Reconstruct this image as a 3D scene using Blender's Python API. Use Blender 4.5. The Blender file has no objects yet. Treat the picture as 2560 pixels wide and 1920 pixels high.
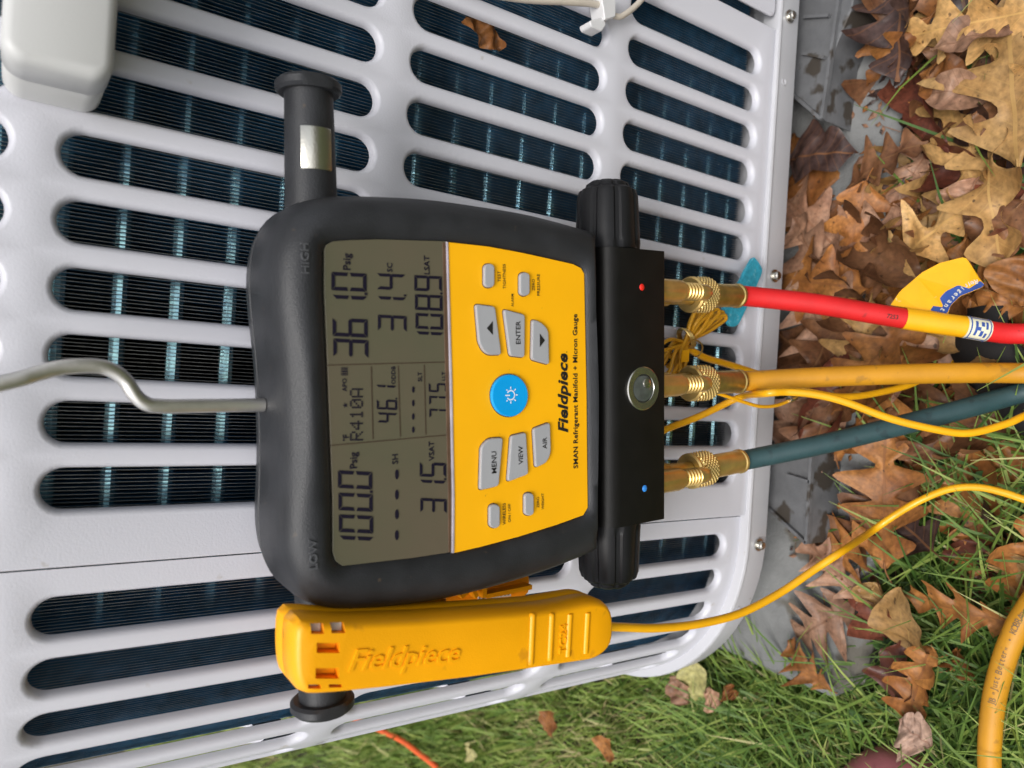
import bpy, bmesh, math, random
import numpy as np
from mathutils import Vector, Matrix
random.seed(7); rng = np.random.default_rng(7)
scn = bpy.context.scene
COL = scn.collection
PI = math.pi

# ------------------------------------------------------------------ camera
F_PX = 1850.0                       # focal length in photo pixels (photo 2560 x 1920)
ROLL = math.radians(3.57)
PITCH = PI/2 - math.atan(2700.0/F_PX)
CAMH = 0.575                        # lens above the soil
CAMD = 0.36                         # lens in front of the grille
CAM = Vector((0, -CAMD, CAMH))
Rv = Vector((1, 0, 0)); Uv = Vector((0, math.sin(PITCH), math.cos(PITCH))); Fv = Vector((0, math.cos(PITCH), -math.sin(PITCH)))
EX = -math.cos(ROLL)*Uv + math.sin(ROLL)*Rv
EY = -math.sin(ROLL)*Uv - math.cos(ROLL)*Rv
cd = bpy.data.cameras.new('camera'); cam = bpy.data.objects.new('camera', cd); COL.objects.link(cam)
cd.sensor_width = 36; cd.lens = F_PX/2560*36; cd.clip_start = 0.005; cd.clip_end = 500
m3 = Matrix((EX, -EY, -Fv)).transposed()
cam.matrix_world = Matrix.Translation(CAM) @ m3.to_4x4()
cd.dof.use_dof = True; cd.dof.focus_distance = 0.41; cd.dof.aperture_fstop = 9.5
scn.camera = cam

# ------------------------------------------------------------------ light
SUN_EL, SUN_AZ = math.radians(58), math.radians(205)
world = bpy.data.worlds.new('World'); scn.world = world; world.use_nodes = True
wn = world.node_tree; bg = wn.nodes['Background']
sky = wn.nodes.new('ShaderNodeTexSky'); sky.sky_type = 'NISHITA'; sky.sun_disc = False
sky.sun_elevation = SUN_EL; sky.sun_rotation = SUN_AZ; sky.dust_density = 4.0; sky.air_density = 1.2
hs = wn.nodes.new('ShaderNodeHueSaturation'); hs.inputs['Saturation'].default_value = 0.28
wn.links.new(sky.outputs[0], hs.inputs['Color']); wn.links.new(hs.outputs[0], bg.inputs['Color'])
bg.inputs['Strength'].default_value = 0.14
sd = bpy.data.lights.new('sun', 'SUN'); sun = bpy.data.objects.new('sun', sd); COL.objects.link(sun)
sd.energy = 1.5; sd.angle = math.radians(22); sd.color = (1.0, 0.98, 0.95)
sdir = Vector((math.sin(SUN_AZ)*math.cos(SUN_EL), math.cos(SUN_AZ)*math.cos(SUN_EL), math.sin(SUN_EL)))
sun.rotation_euler = sdir.to_track_quat('Z', 'Y').to_euler()
sun.location = (0, 0, 5)
vs = scn.view_settings
vs.view_transform = 'Standard'; vs.look = 'None'; vs.gamma = 1.0; vs.use_curve_mapping = False
vs.exposure = 0.28

# ------------------------------------------------------------------ pixel helpers
def ray(px, py): return Fv*F_PX + EX*(px-1280) + EY*(py-960)
def onY(px, py, y=0.0):
    d = ray(px, py); return CAM + d*((y+CAMD)/d.y)
def onZ(px, py, z=0.0):
    d = ray(px, py); return CAM + d*((z-CAMH)/d.z)
def atD(px, py, depth, zmin=0.010):              # depth along the optical axis, never below the ground
    p = CAM + ray(px, py)*(depth/F_PX)
    return p if p.z >= zmin else onZ(px, py, zmin)

# ------------------------------------------------------------------ materials
MATS = {}
def pbr(name, col, rough=0.5, metal=0.0, var=0.12, scale=40.0, bump=0.0, bscale=400.0, spec=0.5, coat=0.0, rvar=0.0, rand=0.0, spots=None, sss=0.0):
    m = bpy.data.materials.new(name); m.use_nodes = True; nt = m.node_tree; N = nt.nodes; L = nt.links
    b = N['Principled BSDF']
    b.inputs['Roughness'].default_value = rough; b.inputs['Metallic'].default_value = metal
    b.inputs['Specular IOR Level'].default_value = spec; b.inputs['Coat Weight'].default_value = coat
    tc = N.new('ShaderNodeTexCoord')
    nz = N.new('ShaderNodeTexNoise'); nz.inputs['Scale'].default_value = scale; nz.inputs['Detail'].default_value = 5
    L.new(tc.outputs['Object'], nz.inputs['Vector'])
    mx = N.new('ShaderNodeMix'); mx.data_type = 'RGBA'
    mx.inputs['A'].default_value = (*[c*(1-var) for c in col], 1); mx.inputs['B'].default_value = (*[min(1, c*(1+var)) for c in col], 1)
    cr = N.new('ShaderNodeMapRange'); cr.inputs['From Min'].default_value = 0.3; cr.inputs['From Max'].default_value = 0.7
    L.new(nz.outputs['Fac'], cr.inputs['Value']); L.new(cr.outputs[0], mx.inputs['Factor'])
    out = mx.outputs['Result']
    if spots:                                    # (colour, scale, threshold, strength): worn or dirty specks
        n2 = N.new('ShaderNodeTexNoise'); n2.inputs['Scale'].default_value = spots[1]; n2.inputs['Detail'].default_value = 3
        L.new(tc.outputs['Object'], n2.inputs['Vector'])
        r2 = N.new('ShaderNodeMapRange'); r2.inputs['From Min'].default_value = spots[2]; r2.inputs['From Max'].default_value = spots[2]+0.06
        r2.inputs['To Max'].default_value = spots[3]
        L.new(n2.outputs['Fac'], r2.inputs['Value'])
        m2 = N.new('ShaderNodeMix'); m2.data_type = 'RGBA'; m2.inputs['B'].default_value = (*spots[0], 1)
        L.new(r2.outputs[0], m2.inputs['Factor']); L.new(out, m2.inputs['A']); out = m2.outputs['Result']
    if rand:
        oi = N.new('ShaderNodeObjectInfo'); h = N.new('ShaderNodeHueSaturation')
        mr = N.new('ShaderNodeMapRange'); mr.inputs['To Min'].default_value = 1-rand; mr.inputs['To Max'].default_value = 1+rand
        L.new(oi.outputs['Random'], mr.inputs['Value']); L.new(mr.outputs[0], h.inputs['Value']); L.new(out, h.inputs['Color']); out = h.outputs[0]
    L.new(out, b.inputs['Base Color'])
    if rvar:
        rr = N.new('ShaderNodeMapRange'); rr.inputs['To Min'].default_value = rough-rvar; rr.inputs['To Max'].default_value = rough+rvar
        L.new(nz.outputs['Fac'], rr.inputs['Value']); L.new(rr.outputs[0], b.inputs['Roughness'])
    if bump:
        n3 = N.new('ShaderNodeTexNoise'); n3.inputs['Scale'].default_value = bscale; n3.inputs['Detail'].default_value = 4
        L.new(tc.outputs['Object'], n3.inputs['Vector'])
        bp = N.new('ShaderNodeBump'); bp.inputs['Strength'].default_value = bump; bp.inputs['Distance'].default_value = 0.001
        L.new(n3.outputs['Fac'], bp.inputs['Height']); L.new(bp.outputs[0], b.inputs['Normal'])
    MATS[name] = m
    return m

pbr('panel_paint', (0.59, 0.589, 0.638), 0.40, 0.0, 0.03, 8, 0.12, 900, spec=0.5, spots=((0.40, 0.36, 0.30), 85, 0.70, 0.5))
pbr('rail_paint', (0.52, 0.52, 0.545), 0.4, 0.1, 0.05, 15, 0.1, 700, spec=0.5, spots=((0.3, 0.26, 0.2), 90, 0.72, 0.6))
pbr('box_plastic', (0.56, 0.56, 0.55), 0.42, 0, 0.03, 10, 0.06, 1500)
pbr('fin_metal', (0.035, 0.15, 0.28), 0.40, 0.35, 0.35, 120, 0.0, spec=0.5)
pbr('tube_metal', (0.46, 0.80, 1.0), 0.22, 0.9, 0.3, 150, 0.1, 500)
pbr('interior_shade', (0.006, 0.008, 0.01), 0.9, 0, 0.2)  # black that paints in the shade of the fan space behind the fins
pbr('rubber', (0.023, 0.024, 0.027), 0.44, 0, 0.22, 60, 0.25, 1600, spec=0.42, spots=((0.10, 0.07, 0.045), 220, 0.70, 0.5), rvar=0.1)
pbr('block_metal', (0.006, 0.0055, 0.005), 0.45, 0, 0.2, 80, 0.22, 2600, spec=0.25, spots=((0.25, 0.24, 0.22), 300, 0.80, 0.8))
pbr('knob_plastic', (0.008, 0.008, 0.009), 0.44, 0, 0.2, 80, 0.15, 2000, spec=0.32)
pbr('face_yellow', (0.97, 0.465, 0.0), 0.5, 0, 0.03, 30, 0.04, 1500, spots=((0.25, 0.12, 0.02), 240, 0.72, 0.6))
pbr('lcd', (0.118, 0.098, 0.058), 0.12, 0, 0.16, 14, 0.0, spec=0.65, coat=0.3)
_k = [n for n in MATS['lcd'].node_tree.nodes if n.type == 'MIX'][0]; _k.inputs['A'].default_value = (0.132, 0.104, 0.072, 1); _k.inputs['B'].default_value = (0.098, 0.100, 0.062, 1)
pbr('lcd_ink', (0.010, 0.008, 0.018), 0.6, 0, 0.1, spec=0.15)
pbr('lcd_thin', (0.06, 0.04, 0.025), 0.4, 0, 0.1)
pbr('window_edge', (0.42, 0.38, 0.42), 0.15, 0, 0.3, 60, coat=0.5)
pbr('window_brown', (0.11, 0.065, 0.04), 0.25, 0, 0.3, 60)
pbr('key_grey', (0.37, 0.375, 0.39), 0.5, 0, 0.03, 60, 0.05, 1500)
pbr('key_blue', (0.0, 0.35, 0.80), 0.42, 0, 0.05, 60, 0.05, 1500)
pbr('print_black', (0.012, 0.011, 0.010), 0.55, 0, 0.1)
pbr('print_white', (0.8, 0.82, 0.85), 0.5, 0, 0.05)
pbr('emboss_highlight', (0.075, 0.077, 0.083), 0.42, 0, 0.2, 100)  # lighter grey stands in for highlights on the raised letter edges
pbr('dot_red', (0.75, 0.02, 0.012), 0.35, 0, 0.05, coat=0.4)
pbr('dot_blue', (0.03, 0.24, 0.70), 0.35, 0, 0.05, coat=0.4)
pbr('nickel', (0.62, 0.60, 0.55), 0.25, 1.0, 0.08, 80, 0.05, 500)
pbr('brushed_plate', (0.66, 0.64, 0.57), 0.28, 1.0, 0.05, 80, 0.12, 900)
pbr('hook_steel', (0.84, 0.81, 0.76), 0.38, 1.0, 0.1, 100, 0.06, 700)
pbr('glass_cup', (0.10, 0.11, 0.10), 0.06, 0.3, 0.3, 150, coat=0.6)
pbr('brass', (0.86, 0.60, 0.22), 0.34, 0.88, 0.12, 120, 0.08, 600, rvar=0.08)
pbr('brass_dull', (0.66, 0.49, 0.18), 0.40, 1.0, 0.18, 150, 0.1, 600)
pbr('hose_red', (0.62, 0.010, 0.012), 0.5, 0, 0.10, 60, 0.12, 900, spots=((0.28, 0.008, 0.008), 140, 0.66, 0.6))
pbr('hose_yellow', (0.54, 0.245, 0.009), 0.5, 0, 0.10, 50, 0.12, 900, spots=((0.30, 0.15, 0.02), 110, 0.62, 0.55))
pbr('hose_green', (0.022, 0.058, 0.064), 0.48, 0, 0.15, 50, 0.12, 900, spots=((0.012, 0.025, 0.03), 110, 0.6, 0.5))
pbr('cable_yellow', (0.82, 0.40, 0.006), 0.36, 0, 0.06, 60, 0.05, 700, coat=0.1, spots=((0.45, 0.2, 0.02), 160, 0.72, 0.5))
pbr('cable_ochre', (0.60, 0.30, 0.015), 0.45, 0, 0.15, 90)
pbr('clamp_yellow', (0.93, 0.40, 0.0), 0.42, 0, 0.06, 25, 0.12, 1300, spots=((0.45, 0.17, 0.01), 70, 0.66, 0.45), rvar=0.06)
pbr('clamp_orange', (0.90, 0.31, 0.003), 0.45, 0, 0.08, 40)
pbr('inset_grey', (0.45, 0.43, 0.38), 0.5, 0, 0.2, 300)
pbr('label_white', (0.62, 0.60, 0.56), 0.5, 0, 0.05)
pbr('sticker_yellow', (0.85, 0.42, 0.006), 0.4, 0, 0.07, 70, spots=((0.82, 0.78, 0.6), 120, 0.70, 0.8), coat=0.2)
pbr('sticker_blue', (0.03, 0.075, 0.30), 0.4, 0, 0.2, 100, coat=0.2)
pbr('sticker_cream', (0.70, 0.68, 0.50), 0.3, 0, 0.2, 100, coat=0.3)
pbr('teal_card', (0.03, 0.33, 0.46), 0.6, 0, 0.2, 350, 0.3, 500, spots=((0.20, 0.5, 0.58), 400, 0.58, 0.6))
pbr('white_plastic', (0.62, 0.615, 0.62), 0.4, 0, 0.04, 60)
pbr('cable_beige', (0.56, 0.50, 0.42), 0.5, 0, 0.06, 60)
pbr('concrete', (0.215, 0.218, 0.215), 0.9, 0, 0.22, 30, 0.6, 350, spots=((0.10, 0.085, 0.06), 22, 0.58, 0.75))
pbr('riser_plastic', (0.125, 0.127, 0.132), 0.6, 0, 0.25, 45, 0.25, 500, spots=((0.04, 0.03, 0.02), 40, 0.52, 0.9))
pbr('soil', (0.035, 0.027, 0.016), 0.95, 0, 0.45, 60, 1.0, 200, spots=((0.05, 0.07, 0.02), 40, 0.55, 0.7))
pbr('black_vinyl', (0.008, 0.007, 0.007), 0.55, 0, 0.2, 60, 0.15, 700)
pbr('maroon', (0.30, 0.095, 0.105), 0.5, 0, 0.12, 60, 0.1, 600)
pbr('orange_cord', (0.85, 0.12, 0.02), 0.5, 0, 0.1)
pbr('twig', (0.17, 0.11, 0.06), 0.8, 0, 0.3, 300)

def leaf_mat(name, ca, cb, vein, rough=0.55):
    m = bpy.data.materials.new(name); m.use_nodes = True; nt = m.node_tree; N = nt.nodes; L = nt.links
    b = N['Principled BSDF']; b.inputs['Roughness'].default_value = rough; b.inputs['Specular IOR Level'].default_value = 0.35
    tc = N.new('ShaderNodeTexCoord'); uv = N.new('ShaderNodeUVMap'); sx = N.new('ShaderNodeSeparateXYZ'); L.new(uv.outputs[0], sx.inputs[0])
    oi = N.new('ShaderNodeObjectInfo')
    va = N.new('ShaderNodeVectorMath'); va.operation = 'ADD'
    L.new(tc.outputs['Object'], va.inputs[0]); L.new(oi.outputs['Random'], va.inputs[1])
    nz = N.new('ShaderNodeTexNoise'); nz.inputs['Scale'].default_value = 30; nz.inputs['Detail'].default_value = 8; L.new(va.outputs[0], nz.inputs['Vector'])
    mx = N.new('ShaderNodeMix'); mx.data_type = 'RGBA'; mx.inputs['A'].default_value = (*ca, 1); mx.inputs['B'].default_value = (*cb, 1)
    mr = N.new('ShaderNodeMapRange'); mr.inputs['From Min'].default_value = 0.35; mr.inputs['From Max'].default_value = 0.65
    L.new(nz.outputs['Fac'], mr.inputs['Value']); L.new(mr.outputs[0], mx.inputs['Factor'])
    def math_(op, a, bb=None):
        n = N.new('ShaderNodeMath'); n.operation = op
        for i, v in enumerate((a, bb)):
            if v is None: continue
            if isinstance(v, (int, float)): n.inputs[i].default_value = v
            else: L.new(v, n.inputs[i])
        return n.outputs[0]
    absv = math_('ABSOLUTE', sx.outputs['Y'])
    ph = math_('FRACT', math_('MULTIPLY', math_('SUBTRACT', sx.outputs['X'], math_('MULTIPLY', absv, 0.22)), 9.0))
    side = math_('LESS_THAN', ph, 0.10); mid = math_('LESS_THAN', absv, 0.024)
    vn = math_('MAXIMUM', math_('MULTIPLY', side, 0.45), mid)
    nf = N.new('ShaderNodeTexNoise'); nf.inputs['Scale'].default_value = 260; nf.inputs['Detail'].default_value = 4; L.new(va.outputs[0], nf.inputs['Vector'])
    mf = N.new('ShaderNodeMapRange'); mf.inputs['From Min'].default_value = 0.3; mf.inputs['From Max'].default_value = 0.7; mf.inputs['To Min'].default_value = 0.62; mf.inputs['To Max'].default_value = 1.2
    L.new(nf.outputs['Fac'], mf.inputs['Value']); hf = N.new('ShaderNodeHueSaturation'); L.new(mf.outputs[0], hf.inputs['Value']); L.new(mx.outputs['Result'], hf.inputs['Color'])
    m2 = N.new('ShaderNodeMix'); m2.data_type = 'RGBA'; m2.inputs['B'].default_value = (*vein, 1)
    L.new(math_('MULTIPLY', vn, 0.8), m2.inputs['Factor']); L.new(hf.outputs[0], m2.inputs['A'])
    n2 = N.new('ShaderNodeTexNoise'); n2.inputs['Scale'].default_value = 190; L.new(va.outputs[0], n2.inputs['Vector'])
    sp = N.new('ShaderNodeMapRange'); sp.inputs['From Min'].default_value = 0.68; sp.inputs['From Max'].default_value = 0.74; sp.inputs['To Max'].default_value = 0.75
    L.new(n2.outputs['Fac'], sp.inputs['Value'])
    m3_ = N.new('ShaderNodeMix'); m3_.data_type = 'RGBA'; m3_.inputs['B'].default_value = (0.03, 0.014, 0.008, 1)
    L.new(sp.outputs[0], m3_.inputs['Factor']); L.new(m2.outputs['Result'], m3_.inputs['A'])
    h = N.new('ShaderNodeHueSaturation'); v2 = N.new('ShaderNodeMapRange'); v2.inputs['To Min'].default_value = 0.72; v2.inputs['To Max'].default_value = 1.22
    L.new(oi.outputs['Random'], v2.inputs['Value']); L.new(v2.outputs[0], h.inputs['Value']); L.new(m3_.outputs['Result'], h.inputs['Color'])
    L.new(h.outputs[0], b.inputs['Base Color'])
    bp = N.new('ShaderNodeBump'); bp.inputs['Strength'].default_value = 0.6; bp.inputs['Distance'].default_value = 0.0025
    hh = math_('ADD', math_('MULTIPLY', vn, -0.6), nz.outputs['Fac'])
    L.new(hh, bp.inputs['Height']); L.new(bp.outputs[0], b.inputs['Normal'])
    MATS[name] = m
leaf_mat('leaf_tan', (0.38, 0.205, 0.065), (0.53, 0.32, 0.125), (0.50, 0.30, 0.10), 0.55)
leaf_mat('leaf_orange', (0.24, 0.085, 0.022), (0.41, 0.175, 0.048), (0.24, 0.095, 0.03), 0.5)
leaf_mat('leaf_brown', (0.105, 0.040, 0.017), (0.25, 0.115, 0.052), (0.20, 0.095, 0.04), 0.45)
leaf_mat('leaf_pink', (0.25, 0.125, 0.075), (0.42, 0.24, 0.15), (0.23, 0.11, 0.06), 0.5)
leaf_mat('leaf_dark', (0.028, 0.016, 0.014), (0.07, 0.04, 0.034), (0.16, 0.07, 0.03), 0.35)
leaf_mat('leaf_red', (0.11, 0.030, 0.018), (0.20, 0.062, 0.036), (0.10, 0.03, 0.02), 0.42)
leaf_mat('leaf_grey', (0.30, 0.19, 0.14), (0.40, 0.27, 0.20), (0.22, 0.12, 0.08), 0.6)
leaf_mat('leaf_lime', (0.42, 0.40, 0.14), (0.52, 0.46, 0.20), (0.36, 0.34, 0.14), 0.55)
leaf_mat('clover_green', (0.045, 0.115, 0.022), (0.075, 0.16, 0.035), (0.09, 0.17, 0.05), 0.5)

gm = bpy.data.materials.new('grass_blade'); gm.use_nodes = True
_n = gm.node_tree.nodes; _l = gm.node_tree.links; _b = _n['Principled BSDF']
_a = _n.new('ShaderNodeAttribute'); _a.attribute_name = 'rnd'
_r = _n.new('ShaderNodeValToRGB'); e = _r.color_ramp.elements
e[0].position = 0.0; e[0].color = (0.050, 0.110, 0.020, 1)
e[1].position = 1.0; e[1].color = (0.42, 0.35, 0.17, 1)
for p, c in ((0.35, (0.105, 0.19, 0.032, 1)), (0.60, (0.23, 0.33, 0.065, 1)), (0.80, (0.38, 0.44, 0.12, 1)), (0.88, (0.52, 0.47, 0.22, 1))):
    k = e.new(p); k.color = c
_l.new(_a.outputs['Fac'], _r.inputs[0]); _l.new(_r.outputs[0], _b.inputs['Base Color'])
_b.inputs['Roughness'].default_value = 0.5; _b.inputs['Specular IOR Level'].default_value = 0.35
_t = _n.new('ShaderNodeBsdfTranslucent'); _l.new(_r.outputs[0], _t.inputs[0])
_m = _n.new('ShaderNodeMixShader'); _m.inputs[0].default_value = 0.25
_l.new(_b.outputs[0], _m.inputs[1]); _l.new(_t.outputs[0], _m.inputs[2]); _l.new(_m.outputs[0], _n['Material Output'].inputs[0])
MATS['grass_blade'] = gm

# ------------------------------------------------------------------ mesh helpers
def mesh_obj(name, verts, faces, mat, parent=None, smooth=35, loc=None, uvs=None):
    me = bpy.data.meshes.new(name)
    me.from_pydata([tuple(v) for v in verts], [], faces); me.validate(); me.update()
    bm = bmesh.new(); bm.from_mesh(me); bmesh.ops.remove_doubles(bm, verts=bm.verts, dist=1e-6)
    bmesh.ops.recalc_face_normals(bm, faces=bm.faces); bm.to_mesh(me); bm.free()
    if smooth:
        me.polygons.foreach_set('use_smooth', [True]*len(me.polygons))
        me.set_sharp_from_angle(angle=math.radians(smooth))
    me.materials.append(MATS[mat])
    o = bpy.data.objects.new(name, me); COL.objects.link(o)
    if parent: o.parent = parent
    if loc: o.location = loc
    return o
def thing(name, label, cat, loc=(0, 0, 0), group=None, rot=None):
    o = bpy.data.objects.new(name, None); COL.objects.link(o); o.location = loc; o.empty_display_size = 0.02
    if rot: o.rotation_euler = rot
    tag(o, label, cat, group); return o
def tag(o, label, cat, group=None):
    o['label'] = label; o['category'] = cat
    if group: o['group'] = group
    return o
class MB:
    def __init__(s): s.v = []; s.f = []
    def add(s, v, f):
        n = len(s.v); s.v += [Vector(p) for p in v]; s.f += [[i+n for i in q] for q in f]; return s
    def loft(s, rings, cap0=True, cap1=True, closed=True):
        n = len(rings[0]); v = [p for r in rings for p in r]; f = []
        for i in range(len(rings)-1):
            for j in range(n if closed else n-1):
                k = (j+1) % n; f.append([i*n+j, i*n+k, (i+1)*n+k, (i+1)*n+j])
        if cap0: f.append(list(range(n)))
        if cap1: f.append([(len(rings)-1)*n+j for j in range(n)])
        return s.add(v, f)
    def ladder(s, ring):             # quad strip across a convex-ish ring, first and last vertex at one end
        n = len(ring); return s.add(ring, [[i, i+1, n-2-i, n-1-i] for i in range(n//2-1)])
    def box(s, c, h, M=None):
        v = [Vector((c[0]+x*h[0], c[1]+y*h[1], c[2]+z*h[2])) for x in (-1, 1) for y in (-1, 1) for z in (-1, 1)]
        if M: v = [M @ p for p in v]
        return s.add(v, [[0, 1, 3, 2], [4, 6, 7, 5], [0, 4, 5, 1], [2, 3, 7, 6], [0, 2, 6, 4], [1, 5, 7, 3]])
    def lathe(s, prof, o, axis, seg=32, rfun=None, cap=True):
        axis = Vector(axis).normalized(); o = Vector(o)
        a = axis.orthogonal().normalized()
        ref = Vector((0, -1, 0))
        if abs(axis.dot(ref)) < 0.95: a = (ref - axis*axis.dot(ref)).normalized()
        b = axis.cross(a); rings = []
        for r, h in prof:
            ring = []
            for j in range(seg):
                t = 2*PI*j/seg; rr = r*(rfun(t, h) if rfun else 1)
                ring.append(o + axis*h + a*(rr*math.cos(t)) + b*(rr*math.sin(t)))
            rings.append(ring)
        return s.loft(rings, cap, cap)
    def tube(s, pts, r, seg=12, cap=True):
        pts = [Vector(p) for p in pts]; rings = []; t0 = (pts[1]-pts[0]).normalized(); nrm = t0.orthogonal().normalized()
        for i, p in enumerate(pts):
            t = (pts[min(i+1, len(pts)-1)] - pts[max(i-1, 0)]).normalized()
            nrm = (nrm - t*nrm.dot(t)).normalized(); bn = t.cross(nrm)
            rr = r(i/(len(pts)-1)) if callable(r) else r
            rings.append([p + nrm*(rr*math.cos(2*PI*j/seg)) + bn*(rr*math.sin(2*PI*j/seg)) for j in range(seg)])
        return s.loft(rings, cap, cap)
    def obj(s, name, mat, parent=None, smooth=35): return mesh_obj(name, s.v, s.f, mat, parent, smooth)
def spline(pts, n=8):
    P = [Vector(p) for p in pts]; P = [P[0]*2-P[1]] + P + [P[-1]*2-P[-2]]; out = []
    for i in range(1, len(P)-2):
        for k in range(n):
            t = k/n; a, b, c, d = P[i-1:i+3]
            out.append(0.5*((2*b) + (c-a)*t + (2*a-5*b+4*c-d)*t*t + (3*b-a-3*c+d)*t**3))
    out.append(P[-2]); return out
def offset2(poly, d):               # polygon offset outward by d (2D tuples)
    n = len(poly); area = sum(poly[i][0]*poly[(i+1) % n][1]-poly[(i+1) % n][0]*poly[i][1] for i in range(n))
    sg = 1 if area > 0 else -1; out = []
    for i in range(n):
        a, b, c = Vector(poly[i-1]), Vector(poly[i]), Vector(poly[(i+1) % n])
        e1 = (b-a).normalized(); e2 = (c-b).normalized()
        n1 = Vector((e1.y, -e1.x))*sg; n2 = Vector((e2.y, -e2.x))*sg
        m = (n1+n2); m = m.normalized() if m.length > 1e-6 else n1
        k = max(0.55, m.dot(n1)); out.append(tuple(b + m*(d/k)))
    return out
def round_poly(poly, r, seg=4):     # fillet every corner
    n = len(poly); out = []
    for i in range(n):
        a, b, c = Vector(poly[i-1]), Vector(poly[i]), Vector(poly[(i+1) % n])
        la, lc = (a-b).length, (c-b).length; d = min(r, la*0.45, lc*0.45)
        p = b+(a-b)*(d/la); q = b+(c-b)*(d/lc)
        for k in range(seg+1):
            t = k/seg; out.append(tuple(p*(1-t)**2 + b*(2*t*(1-t)) + q*t*t))
    return out
def resample(poly, n):
    P = [Vector(p) for p in poly]; P.append(P[0]); L = [0]
    for i in range(1, len(P)): L.append(L[-1]+(P[i]-P[i-1]).length)
    out = []; j = 0
    for k in range(n):
        s = L[-1]*k/n
        while L[j+1] < s: j += 1
        t = (s-L[j])/max(1e-9, L[j+1]-L[j]); out.append(tuple(P[j].lerp(P[j+1], t)))
    return out
def polar(poly, c, n):              # star-shaped polygon sampled by angle about c
    P = [Vector(p)-Vector(c) for p in poly]; out = []
    for k in range(n):
        a = 2*PI*k/n; d = Vector((math.cos(a), math.sin(a))); best = None
        for i in range(len(P)):
            p, q = P[i], P[(i+1) % len(P)]; e_ = q-p; den = d.x*e_.y-d.y*e_.x
            if abs(den) < 1e-12: continue
            t = (p.x*e_.y-p.y*e_.x)/den; s = (p.x*d.y-p.y*d.x)/den
            if t > 0 and -1e-6 <= s <= 1+1e-6 and (best is None or t > best): best = t
        out.append((c[0]+d.x*best, c[1]+d.y*best))
    return out
_TXT = {}
def text_geo(body, bold=0.0, shear=0.0, extrude=0.0, space=1.0):
    key = (body, bold, shear, extrude, space)
    if key in _TXT: return _TXT[key]
    cu = bpy.data.curves.new('lettering', 'FONT'); cu.body = body; cu.size = 1; cu.shear = shear; cu.offset = bold
    cu.extrude = extrude; cu.resolution_u = 2; cu.space_character = space
    ob = bpy.data.objects.new('lettering', cu); COL.objects.link(ob)
    me = bpy.data.meshes.new_from_object(ob.evaluated_get(bpy.context.evaluated_depsgraph_get()))
    V = [v.co.copy() for v in me.vertices]; Fs = [list(p.vertices) for p in me.polygons]
    bpy.data.objects.remove(ob); bpy.data.curves.remove(cu); bpy.data.meshes.remove(me)
    x0 = min(v.x for v in V); x1 = max(v.x for v in V); y0 = min(v.y for v in V); y1 = max(v.y for v in V)
    V = [Vector((v.x-(x0+x1)/2, v.y-(y0+y1)/2, v.z)) for v in V]
    _TXT[key] = (V, Fs, x1-x0, y1-y0); return _TXT[key]
def text_on(mb, body, c, ux, uy, un, length=None, height=None, bold=0.0, shear=0.0, depth=0.0, space=1.0):
    V, Fs, w, h = text_geo(body, bold, shear, 0.05 if depth else 0.0, space)
    s = length/w if length else height/h; sy = height/h if height else s
    c = Vector(c)
    mb.add([c + ux*(v.x*s) + uy*(v.y*sy) + un*(v.z/0.05*depth/2 if depth else 0) for v in V], Fs)

# ================================================================== SETTING
def sheet(name, poly, z, mat, kind='structure', thick=None):
    mb = MB()
    if thick: mb.loft([[(x, y, z-thick) for x, y in poly], [(x, y, z) for x, y in poly]])
    else: mb.add([(x, y, z) for x, y in poly], [list(range(len(poly)))])
    o = mb.obj(name, mat, smooth=0); o['kind'] = kind; return o
g = sheet('ground', [(-80, -80), (80, -80), (80, 80), (-80, 80)], 0.0, 'soil')
SLAB_Z = 0.025
sp = resample([(-0.232, -0.025), (-0.222, -0.045), (-0.20, -0.056), (0.75, -0.050), (0.75, 0.85), (-0.232, 0.85)], 120)
sp = [(x+random.uniform(-.002, .002), y+random.uniform(-.003, .003)) for x, y in sp]
mbs = MB(); mbs.loft([[(x, y, -0.05) for x, y in sp], [(x, y, SLAB_Z-0.006) for x, y in sp], [(x, y, SLAB_Z) for x, y in offset2(sp, -0.005)]], False, True)
o = mbs.obj('concrete_slab', 'concrete'); o['kind'] = 'structure'

# ================================================================== AIR CONDITIONER
ZC = CAMH
RC, XA = 0.145, -0.107              # corner radius, where the bend starts
def curve(s, d):                    # point on the casing: s runs along it, d is depth behind its face
    if s >= XA: return (s, d)
    a = (XA-s)/RC
    if a <= PI/2: return (XA-(RC-d)*math.sin(a), RC-(RC-d)*math.cos(a))
    return (XA-RC+d, RC+(XA-s-RC*PI/2))
ac = thing('air_conditioner', 'light grey outdoor condenser unit with slotted grille and dark blue coil', 'air conditioner', (0, 0, SLAB_Z))
def acp(v): return Vector(v) - Vector((0, 0, SLAB_Z))
def CP(s, d, z): x, y = curve(s, d); return acp((x, y, z))
ROWS = [(ZC+0.138, ZC+0.0035, .0282), (ZC-0.0145, ZC-0.1510, .0282), (ZC-0.1700, ZC-0.3030, .0280), (ZC-0.3232, ZC-0.4530, .0278)]
BND = [ZC+0.150, ZC-0.0055, ZC-0.1605, ZC-0.3131, ZC-0.4612]
PB, PT = ZC-0.4700, ZC+0.185        # panel bottom and top
RO = 0.0089                         # slot half width
LIP = [(0.0029, 0.0), (0.0020, 0.0003), (0.0011, 0.0010), (0.0005, 0.0020), (0.0001, 0.0034), (0.0, 0.0052)]
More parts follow.
